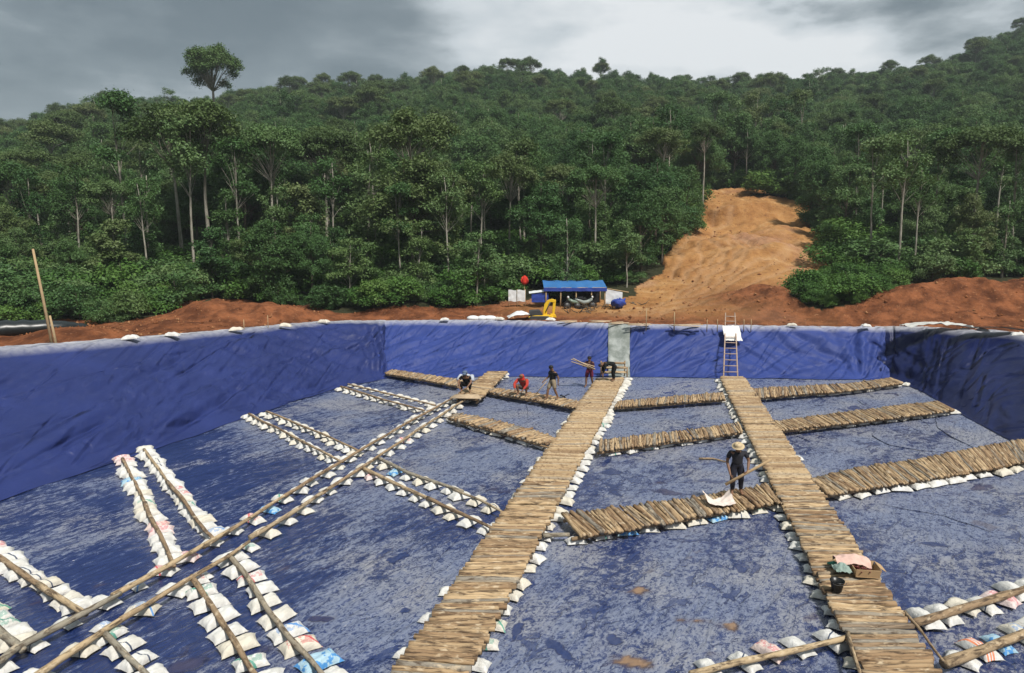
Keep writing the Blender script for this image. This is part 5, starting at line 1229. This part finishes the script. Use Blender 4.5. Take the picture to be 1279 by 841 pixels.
def tree_kind(kind, seed):
    """returns crown mesh, trunk mesh (metres, base at origin, about H tall)"""
    r = random.Random(seed); lobes = []; mb = MB(); limbs = []
    if kind == 'broad':
        H, Wd = 14, 4.2
        for i in range(44):
            a = r.uniform(0, 6.28); q = math.sqrt(r.random()); z = H - 1.5 - 4.4 * q ** 2 + r.uniform(-2.2, .5) - (r.random() < .35) * 2.6; lobes.append((Wd * q * math.cos(a), Wd * q * math.sin(a), z, r.uniform(.9, 1.7), r.uniform(.6, 1.05)))
        n, sz, tr, mat, bk = 20000, .14, .24, 'leaf_mid', 'bark_brown'; split = .45
    elif kind == 'dense':
        H, Wd = 12, 3.6
        for i in range(34):
            a = r.uniform(0, 6.28); t = r.random(); q = Wd * (math.sin(math.pi * (t * .82 + .12))) * r.uniform(.5, 1); lobes.append((q * math.cos(a), q * math.sin(a), 1.6 + t * (H - 2.4), r.uniform(.8, 1.5), r.uniform(.6, 1.0)))
        n, sz, tr, mat, bk = 19000, .13, .22, 'leaf_dark', 'bark_brown'; split = .3
    elif kind == 'umbrella':
        H, Wd = 17, 3.9
        for i in range(30):
            a = r.uniform(0, 6.28); q = r.random() ** .6; lobes.append((Wd * q * math.cos(a), Wd * q * math.sin(a), H - 1.0 - 2.4 * q * q + r.uniform(-1.3, .4), r.uniform(.8, 1.45), r.uniform(.35, .65)))
        n, sz, tr, mat, bk = 13000, .14, .24, 'leaf_olive', 'bark_pale'; split = .66
    elif kind == 'layered':
        H, Wd = 11, 3.2
        for i in range(20):
            a = r.uniform(0, 6.28); t = r.random(); q = Wd * (1 - .55 * t) * r.uniform(.35, 1); lobes.append((q * math.cos(a), q * math.sin(a), H * (.38 + .60 * t), r.uniform(.6, 1.25), r.uniform(.18, .34)))
        n, sz, tr, mat, bk = 6500, .17, .14, 'leaf_mid', 'bark_pale'; split = .35
    elif kind == 'column':
        H, Wd = 13, 1.9
        for i in range(26):
            a = r.uniform(0, 6.28); t = r.random(); q = Wd * r.uniform(.2, 1) * (1.05 - .35 * t); lobes.append((q * math.cos(a), q * math.sin(a), 1.0 + t * (H - 1.8), r.uniform(.6, 1.15), r.uniform(.6, 1.1)))
        n, sz, tr, mat, bk = 9000, .14, .20, 'leaf_mid', 'bark_pale'; split = .4
    elif kind == 'thin':
        H, Wd = 15, 2.2
        for i in range(13):
            a = r.uniform(0, 6.28); t = r.random(); q = Wd * r.uniform(.3, 1) * (1.1 - .5 * t); lobes.append((q * math.cos(a), q * math.sin(a), H * (.62 + .36 * t), r.uniform(.5, 1.1), r.uniform(.35, .7)))
        n, sz, tr, mat, bk = 3600, .14, .16, 'leaf_mid', 'bark_pale'; split = .55
    elif kind == 'bush':
        H, Wd = 2.6, 1.5
        for i in range(14):
            a = r.uniform(0, 6.28); q = Wd * math.sqrt(r.random()); lobes.append((q * math.cos(a), q * math.sin(a), .5 + r.random() * (H - 1.0) * (1 - .4 * q / Wd), r.uniform(.4, .75), r.uniform(.35, .6)))
        n, sz, tr, mat, bk = 4200, .10, .05, 'leaf_bright', 'bark_brown'; split = .2
    elif kind == 'shrub':
        H, Wd = 3.4, 1.7
        for i in range(16):
            a = r.uniform(0, 6.28); q = Wd * math.sqrt(r.random()); lobes.append((q * math.cos(a), q * math.sin(a), .6 + r.random() * (H - 1.1), r.uniform(.45, .9), r.uniform(.3, .55)))
        n, sz, tr, mat, bk = 5200, .11, .06, 'leaf_mid', 'bark_brown'; split = .2
    elif kind == 'emergent':
        H, Wd = 26, 4.7
        for i in range(52):
            a = r.uniform(0, 6.28); q = math.sqrt(r.random()); z = H - 1.2 - 3.6 * q ** 2 + r.uniform(-2.4, .5); lobes.append((Wd * q * math.cos(a), Wd * q * math.sin(a), z, r.uniform(.7, 1.3), r.uniform(.5, .85)))
        n, sz, tr, mat, bk = 26000, .15, .50, 'leaf_dark', 'bark_pale'; split = .72
    crown = leaf_cloud(kind + '_crown', lobes, n, sz, MAT[mat], seed)
    # trunk with limbs reaching the lobes
    nb = 12; lean = r.uniform(-.6, .6), r.uniform(-.6, .6)
    cx_ = lambda t: V3(lean[0] * t * t + .18 * noise.noise((t * 3, seed, 1)), lean[1] * t * t + .18 * noise.noise((t * 3, seed, 5)), -0.4 + (H * .93 + .4) * t)
    mb.tube([cx_(i / nb) for i in range(nb + 1)], [tr * (1.25 if i == 0 else 1) * (1 - .80 * (i / nb)) for i in range(nb + 1)], 8)
    for l in lobes:
        t0 = max(split, min(.92, (l[2] / H) - r.uniform(.08, .28))); p0 = cx_(t0); p2 = V3(l[0], l[1], l[2]); p1 = p0.lerp(p2, .5) + V3(r.uniform(-.3, .3), r.uniform(-.3, .3), r.uniform(-.2, .5))
        r0 = tr * .26 * (1 - .5 * t0); mb.tube([p0, p0.lerp(p1, .5) + V3(0, 0, .05), p1, p2], [r0, r0 * .8, r0 * .6, r0 * .22], 5)
    trunk = mb.mesh(kind + '_trunk', MAT[bk])
    return crown, trunk, H
KINDS = {}
for kind, cnt in (('broad', 3), ('dense', 3), ('umbrella', 2), ('layered', 3), ('column', 2), ('thin', 2), ('bush', 2), ('shrub', 2), ('emergent', 1)):
    KINDS[kind] = [tree_kind(kind, 100 + 17 * i + len(kind) * 5) for i in range(cnt)]
NAME = {'broad': 'broadleaf_tree', 'dense': 'dense_tree', 'umbrella': 'umbrella_tree', 'layered': 'layered_tree', 'column': 'vine_clad_tree', 'thin': 'slender_tree', 'bush': 'bush', 'shrub': 'shrub', 'emergent': 'emergent_tree'}
LOOK = {'broad': 'broad crowned tree', 'dense': 'dense dark tree', 'umbrella': 'tall flat crowned tree', 'layered': 'light tree with leaves in tiers', 'column': 'narrow vine clad tree', 'thin': 'slender bare trunked tree', 'bush': 'bright green bush', 'shrub': 'leafy green shrub', 'emergent': 'very tall tree'}
TREES = []
def put(kind, x, y, h, v=0, mat=None, label=None, spread=1.0, rz=0.0):
    TREES.append((kind, x, y, h, v, mat, label, spread, rz))
def DXY(px, dist, z=6): q = D(px, dist, z); return q.x, q.y
# hand placed, seen one by one in the photograph
x, y = DXY(273, 118, 20); put('emergent', x, y, 24.2, 0, None, 'towering emergent tree with rounded crown breaking the left skyline')
for (px, d, h, k, lab) in [(228, 62, 15, 'umbrella', 'flat crowned tree with straight pale trunk on the left'), (262, 61, 15.5, 'umbrella', 'flat crowned tree with twin pale trunks right of the straight one'), (160, 64, 15.5, 'thin', 'slender tree with pale leaning trunk at far left'),
        (184, 55, 9, 'thin', 'small forked bare tree in front of the left forest'), (500, 55, 9, 'thin', 'leaning pale tree at the forest edge left of centre'), (560, 56, 10.5, 'thin', 'slim white trunked tree left of the shelter'),
        (520, 62, 15, 'umbrella', 'flat crowned tree above the centre left forest edge'), (709, 53.5, 7.2, 'column', 'thin leafy tree standing just in front of the shelter'), (756, 70, 12, 'thin', 'slim tree behind the shelter'), (833, 88, 14, 'thin', 'slender tree left of the clearing top'), (888, 121, 15, 'thin', 'slender tree behind the clearing top'),
        (1122, 58, 12.2, 'thin', 'white trunked forked tree right of the clearing'), (1086, 62, 11.5, 'thin', 'pale trunked tree nearest the clearing on the right'), (1212, 63, 13, 'umbrella', 'straight pale trunked tree on the right'), (1262, 61, 12, 'thin', 'pale forked tree at the right edge'), (1142, 60, 9.5, 'thin', 'crooked grey tree right of the white forked tree'),
        (1050, 84, 8, 'dense', 'dark round tree on the right edge of the clearing'), (1085, 68, 5.5, 'layered', 'low tiered tree beside the clearing edge'), (855, 76, 7.5, 'dense', 'dense tree on the left edge of the clearing'), (800, 62, 7.5, 'dense', 'dense tree left of the bare slope foot'), (783, 58, 5.6, 'layered', 'small tiered tree right of the shelter')]:
    x, y = DXY(px, d); put(k, x, y, h, len(TREES), None, lab)
_r = random.Random(44)
for (px, d, h, lab) in [(100, 60, 10, 'thin pale tree in the far left wood'), (300, 60, 12, 'thin pale tree right of the twin trunks'), (345, 66, 13, 'straight slim tree left of the big round crowns'), (418, 60, 11, 'slim tree above the left red heap end'), (470, 68, 13, 'thin trunk in the wood left of centre'), (600, 60, 11, 'pale slim tree left of the shelter roof'),
                        (650, 66, 12, 'slim tree behind the white sheets'), (735, 76, 12, 'thin tree up the slope behind the shelter'), (905, 119, 15, 'first bare stem behind the clearing top'), (935, 121, 16, 'second bare stem behind the clearing top'), (965, 119, 15, 'third bare stem behind the clearing top'), (990, 122, 16, 'leaning bare stem behind the clearing top'),
                        (1065, 76, 12, 'bare stem just right of the clearing'), (1165, 66, 12, 'tall bare stem between forked and straight trees'), (1240, 70, 13, 'bare stem near the right edge')]:
    x, y = DXY(px, d); put('thin', x, y, h, _r.randrange(9), _r.choice([None, 'leaf_olive', 'leaf_dark']), lab, 1.0, _r.uniform(0, 6.28))
placed = [(t[1], t[2]) for t in TREES]
def free(x, y, m): return all((x - a) ** 2 + (y - b) ** 2 > m * m for a, b in placed)
def ok_ground(x, y):
    z = terrain(np.array([x]), np.array([y])); return not bool(cleared(np.array([x]), np.array([y]), z)[0])
rt = random.Random(5)
tries = 0
while len(TREES) < 245 and tries < 14000:
    tries += 1
    px = rt.uniform(-110, 1390); d = 51 + 44 * rt.random() ** 1.1; x, y = DXY(px, d)
    if math.hypot(x, y) < 49 or not free(x, y, 2.7 if d < 62 else 3.7 if d < 80 else 4.3) or not ok_ground(x, y): continue
    if 965 < px < 1120 and d < 63: continue
    if 960 < px < 1052 and d < 86: continue
    # keep the shelter and the strip before it open
    if 628 < px < 792 and d < 60: continue
    near = d < 58
    if near: k = rt.choices(['layered', 'dense', 'shrub', 'column', 'broad'], [4, 3, 3, 2, 1])[0]
    elif d < 72: k = rt.choices(['broad', 'dense', 'umbrella', 'layered', 'column', 'thin'], [4, 3, 2, 2, 2, 1.6])[0]
    else: k = rt.choices(['broad', 'dense', 'umbrella', 'column', 'thin'], [5, 3, 2, 1.5, .7])[0]
    base = {'broad': 9.2, 'dense': 8.2, 'umbrella': 11, 'layered': 7, 'column': 9.5, 'thin': 12, 'shrub': 3.4}[k]
    if near: base = {'layered': 5.5, 'dense': 5.2, 'shrub': 3.2, 'column': 7.5, 'broad': 6.5}[k]
    side = .92 if px < 170 else 1.04 if px < 560 else .90 if px < 1020 else .86
    h = base * rt.uniform(.8, 1.2) * (side if k != 'shrub' else 1); put(k, x, y, h, rt.randrange(9), rt.choice([None, None, 'leaf_dark', 'leaf_mid', 'leaf_olive']) if k not in ('shrub',) else rt.choice(['leaf_mid', 'leaf_bright', 'leaf_dark']), None, rt.uniform(.85, 1.2), rt.uniform(0, 6.28))
    placed.append((x, y))
# bushes along the forest edge and round the clearing
tries = 0
nb_ = len(TREES)
while len(TREES) < nb_ + 55 and tries < 6000:
    tries += 1
    px = rt.uniform(-60, 1340); d = rt.uniform(43, 54.5)
    if px > 1000: d = rt.uniform(51, 56)
    x, y = DXY(px, d, 3); z = TZ(x, y)
    if not free(x, y, 1.3) or not ok_ground(x, y): continue
    if 640 < px < 775 or 970 < px < 1125: continue
    k = rt.choice(['bush', 'shrub', 'bush']); put(k, x, y, rt.uniform(1.2, 2.6) * (1.15 if k == 'shrub' else 1), rt.randrange(9), rt.choice([None, 'leaf_mid', 'leaf_bright', 'leaf_dark']), None, rt.uniform(.9, 1.3), rt.uniform(0, 6.28)); placed.append((x, y))
def zone(px): return 'at far left' if px < 170 else 'left of emergent tree' if px < 272 else 'right of emergent tree' if px < 480 else 'in the centre left' if px < 640 else 'behind the shelter' if px < 790 else 'left of the clearing' if px < 875 else 'behind the clearing' if px < 1040 else 'right of the clearing' if px < 1170 else 'at the far right'
grp = {}
ROW = lambda d: 'at forest edge' if d < 58 else 'second rank' if d < 76 else 'on hillside'
info = []
for i, T in enumerate(TREES):
    px = CX + F * T[1] / T[2]; d = math.hypot(T[1], T[2]); key = (T[0], zone(px), ROW(d)); info.append((px, key)); grp.setdefault(key, []).append((px, i))
for k in grp: grp[k].sort()
for i, (kind, x, y, h, v, mat, lab, spread, rz) in enumerate(TREES):
    crown, trunk, H = KINDS[kind][v % len(KINDS[kind])]; s = h / H
    r_ = empty(NAME[kind], (x, y, TZ(x, y) - .1), rz); w_ = s * spread if kind != 'emergent' else s; r_.scale = (w_, w_, s)
    if lab is None:
        px, key = info[i]; o_ = [q[1] for q in grp[key]].index(i); nn = len(grp[key])
        lab = ('%s %s %s' % (LOOK[kind], zone(px), ROW(math.hypot(x, y)))) + (', %s from left' % ordinal(o_) if nn > 1 else '')
    tag(r_, lab, 'bush' if kind in ('bush', 'shrub') else 'tree', 'bushes along the forest edge' if kind in ('bush', 'shrub') else 'trees of the near forest')
    c_ = bpy.data.objects.new('crown', crown); col.objects.link(c_); c_.parent = r_
    if mat: c_.material_slots[0].link = 'OBJECT'; c_.material_slots[0].material = MAT[mat]
    t_ = bpy.data.objects.new('trunk' if kind not in ('bush', 'shrub') else 'stem', trunk); col.objects.link(t_); t_.parent = r_

# far forest and undergrowth: one object each, trees set out with geometry nodes from the shapes above
def scatter(name, label, cat, pts, scl, rots, idx, sources):
    me = bpy.data.meshes.new(name); me.vertices.add(len(pts)); me.vertices.foreach_set('co', np.asarray(pts, np.float32).ravel())
    for an, ty, va in (('scl', 'FLOAT_VECTOR', scl), ('rot', 'FLOAT_VECTOR', rots)):
        at = me.attributes.new(an, ty, 'POINT'); at.data.foreach_set('vector', np.asarray(va, np.float32).ravel())
    at = me.attributes.new('pick', 'INT', 'POINT'); at.data.foreach_set('value', np.asarray(idx, np.int32))
    for m_ in ('leaf_dark', 'leaf_mid', 'leaf_olive', 'leaf_bright', 'bark_pale', 'bark_brown'): me.materials.append(MAT[m_])
    o = bpy.data.objects.new(name, me); col.objects.link(o); tag(o, label, cat, kind='stuff')
    ng = bpy.data.node_groups.new(name, 'GeometryNodeTree'); ng.interface.new_socket('Geometry', in_out='INPUT', socket_type='NodeSocketGeometry'); ng.interface.new_socket('Geometry', in_out='OUTPUT', socket_type='NodeSocketGeometry')
    N = ng.nodes; Lk = ng.links; gi = N.new('NodeGroupInput'); go = N.new('NodeGroupOutput')
    g2i = N.new('GeometryNodeGeometryToInstance'); 
    for (cr_ob, tr_ob) in reversed(sources):
        jn = N.new('GeometryNodeJoinGeometry')
        for ob in (cr_ob, tr_ob):
            oi = N.new('GeometryNodeObjectInfo'); oi.inputs['Object'].default_value = ob; oi.transform_space = 'ORIGINAL'; Lk.new(oi.outputs['Geometry'], jn.inputs[0])
        one = N.new('GeometryNodeGeometryToInstance'); Lk.new(jn.outputs[0], one.inputs[0]); 
        Lk.new(one.outputs[0], g2i.inputs[0]) if False else None
        sources_nodes.append(one)
    jall = N.new('GeometryNodeJoinGeometry')
    for one in sources_nodes: Lk.new(one.outputs[0], jall.inputs[0])
    N.remove(g2i)
    iop = N.new('GeometryNodeInstanceOnPoints'); Lk.new(gi.outputs[0], iop.inputs['Points']); Lk.new(jall.outputs[0], iop.inputs['Instance']); iop.inputs['Pick Instance'].default_value = True
    def na(nm, ty): n = N.new('GeometryNodeInputNamedAttribute'); n.data_type = ty; n.inputs['Name'].default_value = nm; return [q for q in n.outputs if q.enabled and q.name == 'Attribute'][0]
    Lk.new(na('pick', 'INT'), iop.inputs['Instance Index']); Lk.new(na('scl', 'FLOAT_VECTOR'), iop.inputs['Scale'])
    e2r = N.new('FunctionNodeEulerToRotation'); Lk.new(na('rot', 'FLOAT_VECTOR'), e2r.inputs[0]); Lk.new(e2r.outputs[0], iop.inputs['Rotation'])
    Lk.new(iop.outputs[0], go.inputs[0]); md = o.modifiers.new('scatter', 'NODES'); md.node_group = ng
    sources_nodes.clear(); return o
sources_nodes = []
def src(kind, v):
    crown = KINDS[kind][v][0]; trunk = KINDS[kind][v][1]
    c_ = next(q for q in bpy.data.objects if q.type == 'MESH' and q.data == crown and q.name.startswith('crown')); t_ = next(q for q in bpy.data.objects if q.type == 'MESH' and q.data == trunk)
    return c_, t_
def used(kind, v): return any(q.type == 'MESH' and q.data == KINDS[kind][v][0] for q in bpy.data.objects)
FAR = [(k, v) for k, v in (('broad', 0), ('broad', 1), ('broad', 2), ('dense', 0), ('dense', 1), ('dense', 2), ('umbrella', 0), ('umbrella', 1), ('column', 0), ('thin', 0)) if used(k, v)]
FARW = np.array([{'broad': 4, 'dense': 4, 'umbrella': .8, 'column': 1.2, 'thin': .7}[q[0]] for q in FAR]); FARW = FARW / FARW.sum()
g = np.random.default_rng(77); pts, scl, rots, idx = [], [], [], []
def grid_scatter(rmin, rmax, step_fn, az0, az1, hfn, jit=.45):
    r = rmin
    while r < rmax:
        st_ = step_fn(r); n = int(r * (az1 - az0) / st_)
        for i in range(n):
            a = az0 + (az1 - az0) * (i + .5 + g.uniform(-jit, jit)) / n; rr = r + g.uniform(-jit, jit) * st_
            yield rr * math.sin(a), rr * math.cos(a), rr
        r += st_ * .92
cand = np.array(list(grid_scatter(84, 440, lambda r: 3.9 if r < 180 else 4.5 if r < 300 else 5.6, R(-43), R(43), None)) + [q for q in list(grid_scatter(54, 400, lambda r: 5.0 if r < 180 else 7.5, R(-75), R(-43), None)) + list(grid_scatter(60, 400, lambda r: 5.0 if r < 180 else 7.5, R(43), R(75), None))])
zc = terrain(cand[:, 0], cand[:, 1]); clr = cleared(cand[:, 0], cand[:, 1], zc)
pl = np.array(placed)
for (x, y, rr), z, c_ in zip(cand, zc, clr):
    if c_ or (rr < 122 and ((pl[:, 0] - x) ** 2 + (pl[:, 1] - y) ** 2).min() < 9): continue
    k = int(g.choice(len(FAR), p=FARW)); H = KINDS[FAR[k][0]][0][2]; h = {'broad': 9.2, 'dense': 8.6, 'umbrella': 11, 'column': 9.5, 'thin': 11.5}[FAR[k][0]] * g.uniform(.7, 1.35); s = h / H; w = s * g.uniform(.85, 1.2)
    pts.append((x, y, z - .3)); scl.append((w, w, s)); rots.append((0, 0, g.uniform(0, 6.28))); idx.append(k)
scatter('far_forest', 'dark green rainforest covering the hills up to the skyline', 'forest', pts, scl, rots, idx, [src(*q) for q in FAR])
# the wood between the near trees: undergrowth on the forest floor
UG = [(k, v) for k, v in (('bush', 0), ('bush', 1), ('shrub', 0), ('shrub', 1)) if used(k, v)]
pts, scl, rots, idx = [], [], [], []
cand = np.array(list(grid_scatter(44, 118, lambda r: 1.9 if r < 60 else 2.9, R(-42), R(42), None)))
zc = terrain(cand[:, 0], cand[:, 1]); clr = cleared(cand[:, 0], cand[:, 1], zc)
for (x, y, rr), z, c_ in zip(cand, zc, clr):
    px = CX + F * x / y
    if c_ or (640 < px < 790 and rr < 59.5) or (970 < px < 1120 and rr < 66): continue
    k = g.integers(0, len(UG)); H = KINDS[UG[k][0]][0][2]; h = g.uniform(.8, 1.9) if rr < 55 else g.uniform(1.2, 3.6); s = h / H; w = s * g.uniform(.9, 1.5)
    pts.append((x, y, z - .15)); scl.append((w, w, s)); rots.append((0, 0, g.uniform(0, 6.28))); idx.append(k)
scatter('undergrowth', 'tangled green undergrowth below and between the trees', 'undergrowth', pts, scl, rots, idx, [src(*q) for q in UG])
# low green ground cover beside the right hand red heap
pts, scl, rots, idx = [], [], [], []
POLY = np.array([(985, 374), (1002, 350), (1030, 338), (1075, 340), (1135, 346), (1120, 360), (1085, 372), (1062, 381), (1040, 384), (1022, 378), (1005, 383)], float)
for q in range(1150):
    px, d = g.uniform(985, 1120), g.uniform(44, 70); x, y = DXY(px, d, 3.5); z = TZ(x, y); a, b = proj(x, y, z)
    if inside(POLY, np.array([a]), np.array([b]))[0]: pts.append((x, y, z - .1)); s = (.09 + .24 * g.random() ** 2.0) * (1 if g.random() < .85 else 2.2); scl.append((s * 1.3, s * 1.3, s * 1.2)); rots.append((0, 0, g.uniform(0, 6.28))); idx.append(g.integers(0, 2))
print('cover', len(pts))
if pts: scatter('ground_cover', 'low bright green plants beside the red heap', 'ground cover', pts, scl, rots, idx, [src(*q) for q in UG])

# ------------------------------------------------------------------ air
hz = bpy.data.materials.new('air'); hz.use_nodes = True; hn = hz.node_tree; hn.nodes.clear()
pv = hn.nodes.new('ShaderNodeVolumePrincipled'); ho = hn.nodes.new('ShaderNodeOutputMaterial'); hn.links.new(pv.outputs[0], ho.inputs['Volume'])
pv.inputs['Color'].default_value = (0.80, 0.88, 0.95, 1); pv.inputs['Density'].default_value = 0.00040
mb = MB(); mb.box((0, 0, 90), (1900, 1900, 190)); o = mb.build('haze', hz, smooth=False); tag(o, 'thin humid air between the viewer and the hills', kind='stuff')
